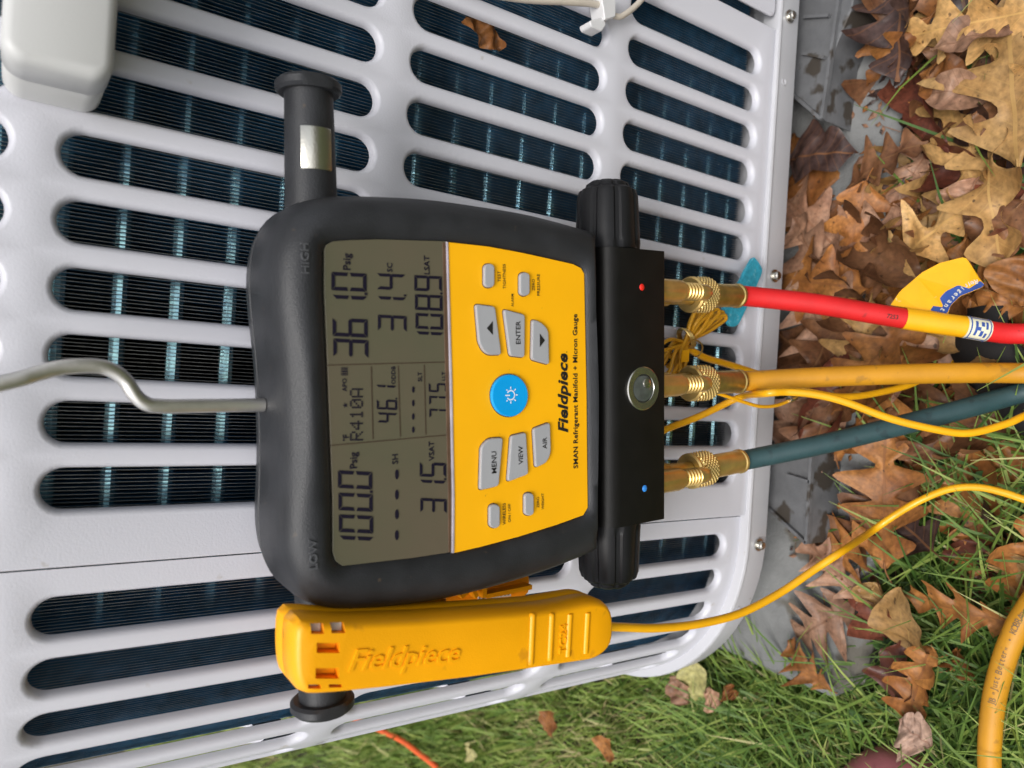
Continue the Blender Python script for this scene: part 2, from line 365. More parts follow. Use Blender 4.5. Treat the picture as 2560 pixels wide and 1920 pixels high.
def slot_cell(mb, c, hw, zt, zb, bt, bb, wl, wr, d0):
    """one grille cell, s in [c-wl, c+wr], z in [bb, bt] with a rounded slot of half width hw between zb and zt, lip rolled inward"""
    tz, bz = zt-hw, zb+hw
    def edge(cz, a):
        dx, dz = math.cos(a), math.sin(a); t = 9
        if dx > 1e-9: t = min(t, wr/dx)
        if dx < -1e-9: t = min(t, wl/-dx)
        if dz > 1e-9: t = min(t, (bt-cz)/dz)
        if dz < -1e-9: t = min(t, (bb-cz)/dz)
        return (c+dx*t, cz+dz*t)
    ca = [math.atan2(bt-tz, wr), math.atan2(bt-tz, -wl)]; cb = [math.atan2(bb-bz, -wl)+2*PI, math.atan2(bb-bz, wr)+2*PI]
    A = sorted([PI*k/12 for k in range(13)]+ca); B = sorted([PI+PI*k/12 for k in range(13)]+cb)
    outer = [edge(tz, a) for a in A]; pts = [(tz, a) for a in A]
    for k in (1, 2, 3):
        z = tz+(bz-tz)*k/4; outer.append((c-wl, z)); pts.append((z, PI))
    outer += [edge(bz, a) for a in B]; pts += [(bz, a) for a in B]
    for k in (3, 2, 1):
        z = tz+(bz-tz)*k/4; outer.append((c+wr, z)); pts.append((z, 0.0))
    rings = [[CP(s, d0, z) for s, z in outer]]
    for w, d in LIP: rings.append([CP(c+(hw+w)*math.cos(a), d0+d, cz+(hw+w)*math.sin(a)) for cz, a in pts])
    mb.loft(rings, False, False)
def band(mb, s0, s1, z0, z1, d0, n=1):
    for k in range(n):
        a, b = s0+(s1-s0)*k/n, s0+(s1-s0)*(k+1)/n
        mb.add([CP(a, d0, z0), CP(b, d0, z0), CP(b, d0, z1), CP(a, d0, z1)], [[0, 1, 2, 3]])
FOLD, SEAM = -0.0878, 0.2805
fp = MB(); X0 = 0.0005
for r, (zt, zb, pit) in enumerate(ROWS):
    ks = list(range(-2, 10))
    for k in ks:
        c = X0+pit*k; wl = pit/2 if k > -2 else c-FOLD; wr = pit/2 if k < 9 else SEAM-c
        slot_cell(fp, c, RO, zt, zb, BND[r], BND[r+1], wl, wr, 0.0)
band(fp, FOLD, SEAM, PB, BND[4], 0.0); band(fp, FOLD, SEAM, BND[0], PT, 0.0)
for s_, w in ((FOLD, 1), (SEAM, -1)):       # rolled side edges
    for a, b in (((0, 0), (-.0008*w, .0006)), ((-.0008*w, .0006), (-.001*w, .009))):
        fp.add([CP(s_+a[0], a[1], PB), CP(s_+a[0], a[1], PT), CP(s_+b[0], b[1], PT), CP(s_+b[0], b[1], PB)], [[0, 1, 2, 3]])
fp.obj('front_panel', 'panel_paint', ac, smooth=50)
cp = MB(); D1 = 0.0045; pit = 0.0281; SEND = X0-pit*21.5
for r, (zt, zb, _) in enumerate(ROWS):
    for k in range(-21, -3):
        c = X0+pit*k; wl = pit/2; wr = pit/2 if k < -4 else -0.0902-c
        slot_cell(cp, c, RO, zt, zb, BND[r], BND[r+1], wl, wr, D1)
for z0, z1 in ((PB, BND[4]), (BND[0], PT)): band(cp, SEND, -0.0902, z0, z1, D1, 36)
cp.obj('corner_panel', 'panel_paint', ac, smooth=50)
# service panel at the right of the grille
sv = MB(); q = round_poly([(0.2890, ZC-0.4660), (0.56, ZC-0.4660), (0.56, PT), (0.2890, PT)], 0.006)
sv.loft([[acp((x, 0.0012, z)) for x, z in q], [acp((x, 0.0, z)) for x, z in q], [acp((x, -0.0015, z)) for x, z in offset2(q, -0.0018)]], False, True)
sv.obj('service_panel', 'panel_paint', ac)
# base rail
rl = MB(); prof = [(0.012, ZC-0.4690), (-0.0010, ZC-0.4690), (-0.0026, ZC-0.4696), (-0.0032, ZC-0.4712), (-0.0024, ZC-0.4728), (-0.0012, ZC-0.4738), (-0.0012, ZC-0.4930), (-0.0006, ZC-0.4945), (0.002, ZC-0.4950), (0.03, ZC-0.4950)]
ss = [0.56, 0.3, 0.1, XA]+[XA-RC*PI/2*k/20 for k in range(1, 21)]+[SEND]
rl.loft([[CP(s_, d, z) for d, z in prof] for s_ in ss], False, False, closed=False)
rail = rl.obj('base_rail', 'rail_paint', ac, smooth=40)
def rail_s(px, py):
    lo, hi = -0.33, 0.5
    tgt = None
    best = min((abs_ for abs_ in [(1e9, 0)]), default=None)
    for i in range(1200):
        s_ = lo+(hi-lo)*i/1200; x, y = curve(s_, -0.0012); d = ray(px, py); p = CAM + d*((y+CAMD)/d.y)
        e_ = abs(p.x-x)
        if e_ < best[0]: best = (e_, s_, p.z)
    return best[1], best[2]
def rail_frame(s_, z):
    x, y = curve(s_, -0.0014); x2, y2 = curve(s_, -0.0114)
    return acp((x, y, z)), Vector((x2-x, y2-y, 0)).normalized()
for px, py in ((1972, 42), (1934, 691), (1895, 1360)):
    s_, z = rail_s(px, py); o_, n_ = rail_frame(s_, z)
    mb = MB(); mb.lathe([(0.0050, 0), (0.0050, 0.0012), (0.0034, 0.0014), (0.0034, 0.0042), (0.0026, 0.0050), (0.0010, 0.0052)], o_, n_, 18, lambda t, h: 1 if h < .00135 else 1-0.07*abs(math.cos(3*t)))
    mb.obj('screw', 'nickel', rail)
for px, py in ((1959, 206), (1843, 1524)):
    s_, z = rail_s(px, py); o_, n_ = rail_frame(s_, z)
    mb = MB(); mb.lathe([(0.0026, 0), (0.0026, 0.0006), (0.0017, 0.0005), (0.0017, -0.0001)], o_, n_, 16); mb.obj('rivet_hole', 'rail_paint', rail)
bpn = MB(); outl = [curve(s_, 0.02) for s_ in ss]+[(-0.235, 0.55), (0.56, 0.55)]
bpn.loft([[acp((x, y, ZC-0.4935)) for x, y in outl], [acp((x, y, ZC-0.480)) for x, y in outl]]); bpn.obj('base_pan', 'rail_paint', ac)
outl = [curve(s_, -0.006) for s_ in ss]+[(-0.258, 0.56), (0.566, 0.56)]
lid = MB(); lid.loft([[acp((x, y, PT+0.001)) for x, y in outl], [acp((x, y, PT+0.030)) for x, y in outl], [acp((x, y, PT+0.036)) for x, y in offset2(outl, -0.008)]]); lid.obj('top_cover', 'panel_paint', ac)
bk = MB(); bk.add([acp(p) for p in ((0.56, 0, PB), (0.56, 0.55, PB), (0.56, 0.55, PT), (0.56, 0, PT), (-0.25, 0.55, PB), (-0.25, 0.55, PT))], [[0, 1, 2, 3], [1, 4, 5, 2]]); bk.obj('rear_panel', 'panel_paint', ac, smooth=0)
# coil: bent tubes, thin upright fins and an added black sheet standing in for the unlit interior
CD = 0.024
coil = MB(); sL = [0.33, XA]+[XA-RC*PI/2*k/14 for k in range(1, 15)]+[-0.56]
coil.loft([[CP(s_, CD+0.030, ZC-0.47), CP(s_, CD+0.030, ZC+0.18), CP(s_, CD+0.034, ZC+0.18), CP(s_, CD+0.034, ZC-0.47)] for s_ in sL], False, False)
coil = coil.obj('coil', 'interior_shade', ac)
for i in range(27):
    z = ZC-0.0178-0.02466*(i-8); mb = MB()
    if z < ZC-0.462: continue
    mb.tube([CP(s_, CD+0.0070, z) for s_ in sL], 0.0037, 10); mb.obj('tube', 'tube_metal', coil)
V = []; Fq = []; n = 0; FP_ = 0.00180; s_ = 0.325
while s_ > -0.55:
    j = random.uniform(-.00012, .00012)
    for zz0, zz1 in ((ZC-0.468, ZC+0.178),):
        seg = 10
        for i in range(seg+1):
            z = zz0+(zz1-zz0)*i/seg; w = random.uniform(-.00016, .00016)+j
            for dd, tt in ((CD, .00009), (CD+0.021, .00009)):
                V.append(CP(s_+w-tt, dd, z)); V.append(CP(s_+w+tt, dd, z))
        for i in range(seg):
            b0 = n+i*4; b1 = b0+4
            Fq += [[b0, b0+1, b1+1, b1], [b0+1, b0+3, b1+3, b1+1], [b0+2, b0, b1, b1+2]]
        n += (seg+1)*4
    s_ -= FP_
me = bpy.data.meshes.new('fins'); me.from_pydata([tuple(v) for v in V], [], Fq); me.materials.append(MATS['fin_metal'])
fe = bpy.data.materials.new('fin_edge'); MATS['fin_edge'] = fe
pbr('fin_edge', (0.42, 0.42, 0.40), 0.4, 0.7, 0.3, 200); me.materials.append(MATS['fin_edge'])
me.polygons.foreach_set('material_index', [1 if i % 3 == 0 else 0 for i in range(len(me.polygons))])
fo = bpy.data.objects.new('fins', me); COL.objects.link(fo); fo.parent = coil; fo['kind'] = 'stuff'

# ================================================================== MANIFOLD GAUGE
RHO = math.radians(5.0); YF = -0.070
MO = onY(1280, 960, YF)
mg = thing('manifold_gauge', 'black and yellow digital refrigerant manifold hanging in front of the grille', 'gauge', MO, rot=(0, -RHO, 0))
MU = Vector((math.cos(RHO), 0, math.sin(RHO))); MV = Vector((-math.sin(RHO), 0, math.cos(RHO)))
def M2(px, py, y=0.0):              # photo pixel -> (u, v) on the gauge plane y metres behind its face
    p = onY(px, py, YF+y)-MO; return (p.dot(MU), p.dot(MV))
def M3(px, py, y=0.0): u, v = M2(px, py, y); return Vector((u, y, v))
def ML(p): p = Vector(p)-MO; return Vector((p.dot(MU), p.y, p.dot(MV)))      # world -> gauge space
UX, UZ, UN = Vector((1, 0, 0)), Vector((0, 0, 1)), Vector((0, -1, 0))
def reg(pts, sc, ox, oy): return [(ox+x/sc, oy+y/sc) for x, y in pts]
def slab(px_poly, y0, y1, r=0.001, rnd=0.0, px=True, seg=4):   # bevelled plate: outline in pixels on plane y1, back at y0
    q = [M2(x, y, y1) for x, y in px_poly] if px else px_poly
    if rnd: q = round_poly(q, rnd, seg)
    mb = MB(); mb.loft([[(u, y0, v) for u, v in q], [(u, y1+r, v) for u, v in q], [(u, y1+r*.3, v) for u, v in offset2(q, -r*.3)], [(u, y1, v) for u, v in offset2(q, -r)]], True, True); return mb
body_px = [(619, 692), (637, 572), (665, 540), (705, 515), (769, 500), (836, 497), (900, 498), (1049, 505), (1198, 526), (1278, 539), (1397, 572), (1512, 609), (1560, 640), (1565, 960), (1568, 1300), (1526, 1329),
           (1442, 1368), (1329, 1415), (1194, 1456), (1058, 1488), (900, 1506), (814, 1511), (753, 1503), (712, 1483), (675, 1434), (651, 1373), (643, 1341), (648, 1250), (651, 1166), (648, 1040), (642, 917), (630, 800)]
lcd_px = [(1118, 603), (949, 598), (876, 600), (833, 603), (816, 612), (811, 623), (811, 729), (819, 912), (827, 1114), (832, 1253), (832, 1380), (839, 1402), (856, 1415), (894, 1411), (1033, 1395), (1132, 1380)]
face_px = [(1121, 605), (1221, 616), (1303, 631), (1380, 648), (1433, 660), (1453, 670), (1461, 684), (1467, 980), (1469, 1183), (1470, 1269), (1459, 1288), (1393, 1312), (1297, 1342), (1204, 1367), (1135, 1383), (1136, 1240), (1130, 950)]
win_px = lcd_px[:15]+[(1132, 1380)]+[(1204, 1367), (1297, 1342), (1393, 1312), (1459, 1288), (1470, 1269), (1469, 1183), (1467, 980), (1461, 684), (1453, 670), (1433, 660), (1380, 648), (1303, 631), (1221, 616), (1121, 605)]
CEN = (-0.0055, 0.018); NP = 160
bo = polar([tuple(p[:2]) for p in spline([(*M2(x, y, 0.036-0.015*min(1, max(0, (x-645)/130))), 0) for x, y in body_px+body_px[:1]], 4)[:-1]], CEN, NP)
for _ in range(3):               # soften the outline
    rad = [math.hypot(u-CEN[0], v-CEN[1]) for u, v in bo]
    rad = [(rad[i-2]+2*rad[i-1]+3*rad[i]+2*rad[(i+1) % NP]+rad[(i+2) % NP])/9 for i in range(NP)]
    bo = [(CEN[0]+r_*math.cos(2*PI*i/NP), CEN[1]+r_*math.sin(2*PI*i/NP)) for i, r_ in enumerate(rad)]
bo = [(u, max(v, -0.0575)) for u, v in bo]
wo = polar([M2(x, y, 0.0) for x, y in win_px], CEN, NP)
def grow(poly, d): return [(c[0]+ (c[0]-CEN[0])/math.hypot(c[0]-CEN[0], c[1]-CEN[1])*d, c[1]+(c[1]-CEN[1])/math.hypot(c[0]-CEN[0], c[1]-CEN[1])*d) for c in poly]
hb = MB(); R3 = lambda q, y: [(u, y, v) for u, v in q]
hb.loft([R3(grow(wo, -.001), .004), R3(grow(wo, 0.0006), .0012), R3(grow(wo, .003), -.0006), R3(grow(wo, .0065), -.0018), R3([(a[0]*.5+b[0]*.5, a[1]*.5+b[1]*.5) for a, b in zip(grow(wo, .0065), grow(bo, -.008))], -.0016),
         R3(grow(bo, -.0085), -.0002), R3(grow(bo, -.0050), .0022), R3(grow(bo, -.0024), .006), R3(grow(bo, -.0008), .012), R3(bo, .020), R3(bo, .034), R3(grow(bo, -.001), .0345), R3(grow(bo, -.001), .0355), R3(bo, .036), R3(grow(bo, -.002), .047), R3(grow(bo, -.008), .053)], False, True)
hous = hb.obj('housing', 'rubber', mg, smooth=60)
lc = slab(lcd_px, 0.004, 0.0010, 0.0002); lcd = lc.obj('screen', 'lcd', mg, 0); lcd['label'] = 'olive liquid crystal screen with pressure and temperature readings'
fc = slab(face_px, 0.004, 0.0002, 0.0003); face = fc.obj('face_plate', 'face_yellow', mg, 0); face['label'] = 'yellow keypad plate with black lettering'
we = slab([(1117, 604), (1121, 605), (1131, 950), (1137, 1240), (1136, 1383), (1131, 1383), (1132, 1240), (1126, 950)], 0.003, -0.0003, 0.0002); we.obj('screen_edge', 'window_edge', mg, 0)
we = slab([(1107, 606), (1115, 606), (1123, 950), (1129, 1240), (1128, 1381), (1122, 1381), (1121, 1240), (1114, 950)], 0.003, 0.0006, 0.0001); we.obj('screen_edge', 'window_brown', mg, 0)

# --- segments and lettering on the screen
ink = MB(); IY = 0.0007
SEG = {'0': 'abcdef', '1': 'bc', '3': 'abgcd', '4': 'fgbc', '5': 'afgcd', '6': 'afgedc', '7': 'abc', '8': 'abcdefg', '9': 'abcdfg'}
def ipoly(pts): ink.add([M3(x, y, IY) for x, y in pts], [list(range(len(pts)))])
def digit(ch, cx, cy, h, w, t=0.105, dot=False):     # upright digit: top is towards smaller px, right towards smaller py
    th = h*t; x0, x1, xm = cx-h/2, cx+h/2, cx; yl, yr = cy+w/2, cy-w/2; gp = h*.012
    sl = lambda x, y: (x, y+(x-cx)*0.05)
    P = {'a': [(x0, yl-gp), (x0, yr+gp), (x0+th, yr+th+gp), (x0+th, yl-th-gp)], 'd': [(x1, yl-gp), (x1, yr+gp), (x1-th, yr+th+gp), (x1-th, yl-th-gp)],
         'g': [(xm, yl-gp), (xm-th/2, yl-th*.7), (xm-th/2, yr+th*.7), (xm, yr+gp), (xm+th/2, yr+th*.7), (xm+th/2, yl-th*.7)],
         'f': [(x0+gp, yl), (xm-gp*2, yl), (xm-gp*2-th*.35, yl-th), (x0+th+gp, yl-th)], 'e': [(x1-gp, yl), (xm+gp*2, yl), (xm+gp*2+th*.35, yl-th), (x1-th-gp, yl-th)],
         'b': [(x0+gp, yr), (xm-gp*2, yr), (xm-gp*2-th*.35, yr+th), (x0+th+gp, yr+th)], 'c': [(x1-gp, yr), (xm+gp*2, yr), (xm+gp*2+th*.35, yr+th), (x1-th-gp, yr+th)]}
    for s_ in SEG[ch]: ipoly([sl(*p) for p in P[s_]])
    if dot: ipoly([sl(x1-th*.8, yr-th*.35), sl(x1-th*.8, yr-th*1.0), sl(x1+th*.0, yr-th*1.0), sl(x1, yr-th*.35)])
r1 = lambda x, y: (780+x/4.147, 560+y/4.147); r2 = lambda x, y: (780+x/3.95, 1000+y/3.95); r5 = lambda x, y: (820+x/6.38, 880+y/6.38)
for ch, x, y, dt in (('3', 402, 1290, 0), ('6', 395, 1075, 0), ('1', 392, 838, 1), ('0', 383, 600, 0)): digit(ch, *r1(x, y), 88, 46, dot=dt)
for ch, x, y, dt in (('3', 832, 1030, 0), ('1', 828, 838, 1), ('4', 820, 600, 0)): digit(ch, *r1(x, y), 72, 40, dot=dt)
for ch, x, y, dt in (('1', 1222, 1200, 0), ('0', 1216, 1010, 0), ('8', 1210, 815, 1), ('9', 1203, 617, 0)): digit(ch, *r1(x, y), 69, 39, dot=dt)
for ch, x, y, dt in (('1', 440, 1435, 0), ('0', 434, 1225, 0), ('0', 430, 1010, 1), ('0', 425, 790, 0)): digit(ch, *r2(x, y), 86, 44, dot=dt)
for ch, x, y, dt in (('3', 1200, 1045, 0), ('1', 1196, 865, 1), ('5', 1194, 690, 0)): digit(ch, *r2(x, y), 66, 36, dot=dt)
for ch, x, y, dt in (('4', 948, 1050, 0), ('6', 940, 840, 1), ('1', 930, 610, 0)): digit(ch, *r5(x, y), 51, 25, dot=dt)
for ch, x, y, dt in (('7', 1760, 985, 0), ('7', 1756, 780, 1), ('5', 1750, 570, 0)): digit(ch, *r5(x, y), 45, 23, dot=dt)
for rr, x, ys, hl, ht in ((r2, 838, (735, 935, 1130, 1335), 13, 5), (r5, 1360, (600, 815, 1030, 1240), 8.5, 3.4)):
    for y in ys:
        cx, cy = rr(x, y); ipoly([(cx+ht*math.cos(a)*(1 if abs(math.cos(a)) > .3 else .8), cy+hl*math.sin(a)) for a in [2*PI*k/8+PI/8 for k in range(8)]])
def mtext(mb, body, px, py, plen=None, hpx=None, y=IY, bold=0.0, shear=0.0, depth=0.0, rot=0.0, space=1.0, phgt=None):
    c = M3(px, py, y); ln = None; hg = None
    if plen: ln = (M3(px, py-plen/2, y)-M3(px, py+plen/2, y)).length
    if phgt: hg = (M3(px-phgt/2, py, y)-M3(px+phgt/2, py, y)).length
    ux = (UX*math.cos(rot)+UZ*math.sin(rot)); uz = (UZ*math.cos(rot)-UX*math.sin(rot))
    text_on(mb, body, c, ux, uz, UN, ln, hg, bold, shear, depth, space)
for b_, f_, x, y, ln in (('Psig', r1, 372, 390, 42), ('SC', r1, 805, 450, 23), ('LSAT', r1, 1190, 425, 47), ('Psig', r2, 420, 595, 41), ('SH', r2, 820, 585, 25), ('VSAT', r2, 1180, 505, 49),
                        ('APO', r5, 262, 525, 33), ('ODDB', r5, 1042, 370, 45), ('SLT', r5, 1465, 395, 24), ('LLT', r5, 1845, 385, 22), ('F', r5, 285, 1345, 9)):
    mtext(ink, b_, *f_(x, y), plen=ln, bold=0.018)
cx, cy = r5(250, 1405); ipoly([(cx+2.6*math.cos(a), cy+2.6*math.sin(a)) for a in [2*PI*k/8 for k in range(8)]])
cx, cy = r5(275, 850); ipoly([(cx-(7.5 if k % 2 == 0 else 3)*math.cos(PI*k/5), cy+(7.5 if k % 2 == 0 else 3)*math.sin(PI*k/5)) for k in range(10)])
for y0_, y1_ in ((262, 282), (296, 322), (336, 356)): ipoly([r5(225, y0_), r5(300, y0_), r5(300, y1_), r5(225, y1_)])
for a in ((210, 250, 218, 370), (305, 250, 313, 370), (210, 365, 313, 375), (210, 245, 313, 252)): ipoly([r5(a[0], a[1]), r5(a[2], a[1]), r5(a[2], a[3]), r5(a[0], a[3])])
DM = {'R': ('11110', '10001', '10001', '11110', '10100', '10010', '10001'), '4': ('00010', '00110', '01010', '10010', '11111', '00010', '00010'), '1': ('00100', '01100', '00100', '00100', '00100', '00100', '01110'),
      '0': ('01110', '10001', '10011', '10101', '11001', '10001', '01110'), 'A': ('01110', '10001', '10001', '10001', '11111', '10001', '10001')}
for i, ch in enumerate('R410A'):
    for a, row in enumerate(DM[ch]):
        for b_, bit in enumerate(row):
            if bit == '1':
                x = 362+a*30; y = 1400-i*172-b_*30; ipoly([r5(x-12, y-12), r5(x+14, y-12), r5(x+14, y+14), r5(x-12, y+14)])
ink.obj('screen_readings', 'lcd_ink', lcd, 0)
ln = MB()
def strip(mb, a, b, w, y):
    pa, pb = M3(*a, y), M3(*b, y); t = (pb-pa).normalized(); n_ = Vector((t.z, 0, -t.x))*w
    mb.add([pa+n_, pb+n_, pb-n_, pa-n_], [[0, 1, 2, 3]])
for a, b in (((819, 913), (1122, 905)), ((826, 1114), (1125, 1087))): strip(ln, a, b, .00022, .0008)
for (a, b), (c_, d_) in (((690, 230), (718, 1390)), ((1120, 220), (1155, 1350)), ((1535, 205), (1562, 1320))): strip(ln, r5(a, b), r5(c_, d_), .00025, .0008)
ln.obj('screen_dividers', 'lcd_thin', lcd, 0)

# --- keys
g3 = lambda L_: reg(L_, 4.147, 1120, 600); g4 = lambda L_: reg(L_, 3.95, 1120, 980)
KEYT = -0.0016
def key(px_poly, mat, rnd, name='key', lab=None):
    mb = slab(px_poly, 0.002, KEYT, 0.0005, rnd); k = mb.obj(name, mat, mg, 18)
    if lab: k['label'] = lab
    rim = slab([p for p in px_poly], 0.002, 0.0, 0.0001, rnd)          # dark well round the key
    q = [M2(x, y, KEYT) for x, y in px_poly]; q = round_poly(q, rnd, 4); q = offset2(q, 0.0004)
    rm = MB(); rm.add([(u, 0.00005, v) for u, v in q], [list(range(len(q)))]); rm.obj('well', 'window_brown', k, 0)
    return k
kt = {}
for nm, poly, lab in (('up', g3([(290, 665), (490, 690), (557, 1190), (430, 1192), (370, 1150), (325, 1060)]), 'grey key with an upward triangle'),
                 ('enter', g3([(583, 718), (800, 775), (797, 1217), (648, 1202)]), 'grey key lettered ENTER'),
                 ('down', g3([(880, 830), (920, 832), (975, 860), (1025, 910), (1045, 960), (1052, 1292), (872, 1240)]), 'grey key with a downward triangle'),
                 ('menu', g4([(330, 560), (350, 520), (400, 470), (440, 458), (546, 452), (503, 928), (318, 972)]), 'grey key lettered MENU'),
                 ('view', g4([(628, 434), (774, 400), (796, 812), (594, 888)]), 'grey key lettered VIEW'),
                 ('air', g4([(848, 364), (1010, 302), (1019, 580), (1005, 640), (970, 700), (870, 750)]), 'grey key lettered AIR')):
    kt[nm] = key(poly, 'key_grey', 0.0016, lab=lab)
def pill(x0, x1, y0, y1):
    r_ = (x1-x0)/2; cx = (x0+x1)/2; ry = r_*0.85
    return [(cx+r_*math.cos(a), y0+ry-ry*math.sin(a)) for a in [PI*k/8 for k in range(9)]]+[(cx-r_*math.cos(a), y1-ry+ry*math.sin(a)) for a in [PI*k/8 for k in range(9)]]
for P_, lab in ((g3(pill(380, 485, 245, 492)), 'small grey oval key above TEST TIGHTNESS'), (g3(pill(750, 850, 335, 578)), 'small grey oval key above ZERO PRESSURE'),
                (g4(pill(415, 515, 1110, 1345)), 'small grey oval key above WIRELESS ON / OFF'), (g4(pill(762, 850, 998, 1222)), 'small grey oval key above ZERO WEIGHT')): key(P_, 'key_grey', 0.0002, lab=lab)
pw = key([(1275.5+45.5*math.cos(2*PI*k/36), 989+53*math.sin(2*PI*k/36)) for k in range(36)], 'key_blue', 0.00005, 'power_button', 'round blue power key with a white sunburst symbol')
kp = lambda b_, k_, px, py, ln_: (lambda mb: (mtext(mb, b_, px, py, plen=ln_, y=KEYT-0.0002, bold=0.012), mb.obj('lettering', 'print_black', kt[k_], 0)))(MB())
kp('ENTER', 'enter', 1120+727/4.147, 600+960/4.147, 58); kp('MENU', 'menu', 1120+455/3.95, 980+695/3.95, 55); kp('VIEW', 'view', 1120+718/3.95, 980+625/3.95, 46); kp('AIR', 'air', 1120+955/3.95, 980+505/3.95, 29)
for k_, tri in (('up', [(402, 915), (465, 840), (465, 985)]), ('down', [(1005, 1040), (952, 970), (952, 1112)])):
    mb = MB(); mb.add([M3(x, y, KEYT-.0002) for x, y in g3(tri)], [[0, 1, 2]]); mb.obj('triangle', 'print_black', kt[k_], 0)
ic = MB(); pc = M3(1277, 988, KEYT-.0002)
def arc(mb, c, r, w, a0, a1, n_=16):
    for i in range(n_):
        a, b = a0+(a1-a0)*i/n_, a0+(a1-a0)*(i+1)/n_
        mb.add([c+UX*(rr*math.sin(t))+UZ*(rr*math.cos(t)) for rr, t in ((r-w, a), (r-w, b), (r+w, b), (r+w, a))], [[0, 1, 2, 3]])
def spoke(mb, c, a, r0, r1, w):
    d = UX*math.sin(a)+UZ*math.cos(a); n_ = UX*math.cos(a)-UZ*math.sin(a)
    mb.add([c+d*r0-n_*w, c+d*r1-n_*w, c+d*r1+n_*w, c+d*r0+n_*w], [[0, 1, 2, 3]])
arc(ic, pc, .0022, .0003, .55, 2*PI-.55); spoke(ic, pc, 0, .0005, .0031, .0003)
for a in (math.radians(x) for x in (90, 135, 180, 225, 270)): spoke(ic, pc, a, .0029, .0040, .00028)
for a in (math.radians(x) for x in (50, 310)): spoke(ic, pc, a, .0029, .0037, .00028)
ic.obj('symbol', 'print_white', pw, 0)
pt = MB()
for b_, f_, x, y, ln_ in (('TEST', g3, 530, 378, 27), ('TIGHTNESS', g3, 583, 378, 62), ('ZERO', g3, 886, 465, 29), ('PRESSURE', g3, 938, 465, 54), ('ALARM', g3, 668, 625, 32),
                         ('WIRELESS', g4, 555, 1205, 54), ('ON / OFF', g4, 606, 1195, 46), ('ZERO', g4, 888, 1090, 27), ('WEIGHT', g4, 935, 1080, 41)):
    p_ = f_([(x, y)])[0]; mtext(pt, b_, *p_, plen=ln_, y=-.0001, bold=0.008); pt.obj('lettering', 'print_black', face, 0); pt = MB()
mtext(pt, 'Fieldpiece', 1411, 983, plen=198, y=-.0001, bold=0.032, shear=0.26, rot=0.0, space=1.02, phgt=33); mtext(pt, '.', 1417, 880, plen=3, y=-.0001); pt.obj('lettering', 'print_black', face, 0); pt = MB()
mtext(pt, 'SMAN Refrigerant Manifold + Micron Gauge', 1440, 979, plen=386, y=-.0001, bold=0.022, space=1.05)
mtext(pt, 'TM', 1436, 1131, plen=6, y=-.0001)
pt.obj('lettering', 'print_black', face, 0)
em = MB(); mtext(em, 'HIGH', 762, 646, plen=76, y=-.0017, bold=0.01, depth=.0012, phgt=19); em.obj('raised_lettering', 'emboss_highlight', hous, 0); em = MB(); mtext(em, 'LOW', 783, 1386, plen=74, y=-.0017, bold=0.01, depth=.0012, phgt=19); em.obj('raised_lettering', 'emboss_highlight', hous, 0)

# --- valve block, knobs, sight glass
q = [M2(1519, 617), M2(1660, 626), M2(1668, 1298), M2(1527, 1320)]
bw = [(0.0693, -0.0610), (0.0693, -0.1030), (-0.0793, -0.1030), (-0.0793, -0.0610)]
BT, BB = -0.0605, -0.1028
prof = [(0.042, BB), (0.0015, BB), (0.0003, BB+.0006), (0.0, BB+.0016), (0.0, BT-.0090), (0.0006, BT-.0055), (0.0022, BT-.0025), (0.0048, BT-.0006), (0.008, BT), (0.042, BT)]
blk = MB(); blk.loft([[(u, y, v) for y, v in prof] for u in (-.0790, -.0785, .0687, .0692)]); blk = blk.obj('valve_block', 'block_metal', mg, smooth=30)
def flutes(t, h):
    if h < .004: return 1.0
    k = (t/(2*PI)*8) % 1.0
    return 1.0-(0.055 if abs(k-.5) < .09 else 0.0)-0.02*math.cos((k-.5)*2*PI)
for s_, u0 in ((1, .0700), (-1, -.0798)):
    mb = MB(); mb.lathe([(.0165, .0), (.0178, .0006), (.0178, .004), (.0176, .0065), (.0166, .030), (.0155, .0335), (.0122, .0352), (.0115, .0372), (.0095, .0385), (.001, .0388)], (u0, .0235, -.0815), (s_, 0, 0), 96, flutes)
    mb.obj('valve_knob', 'knob_plastic', mg, smooth=28)
sg = M3(1606, 971, 0.0)
mb = MB(); mb.lathe([(.0118, 0), (.0118, .0010), (.0112, .0014), (.0078, .0012), (.0072, .0004), (.0068, -.006), (.001, -.0065)], sg+Vector((0, .0002, 0)), (0, -1, 0), 48); sgo = mb.obj('sight_glass', 'nickel', mg)
mb = MB(); mb.lathe([(.0072, 0.0002), (.0070, .0009), (.0045, .0013), (.0005, .0014)], sg, (0, -1, 0), 32); mb.obj('lens', 'glass_cup', sgo)
mb = MB(); c_ = M3(1617, 958, -.0014); mb.lathe([(.0028, 0), (.0026, .0007), (.0012, .0011), (.0002, .0012)], c_, (0, -1, 0), 20); mb.obj('float_ball', 'nickel', sgo)
for px, py, m_ in ((1604, 718, 'dot_red'), (1611, 1221, 'dot_blue')):
    mb = MB(); mb.lathe([(.0018, 0), (.0018, .0003), (.0013, .0007), (.0002, .0009)], M3(px, py, 0.0002), (0, -1, 0), 20); mb.obj('port_dot', m_, blk)
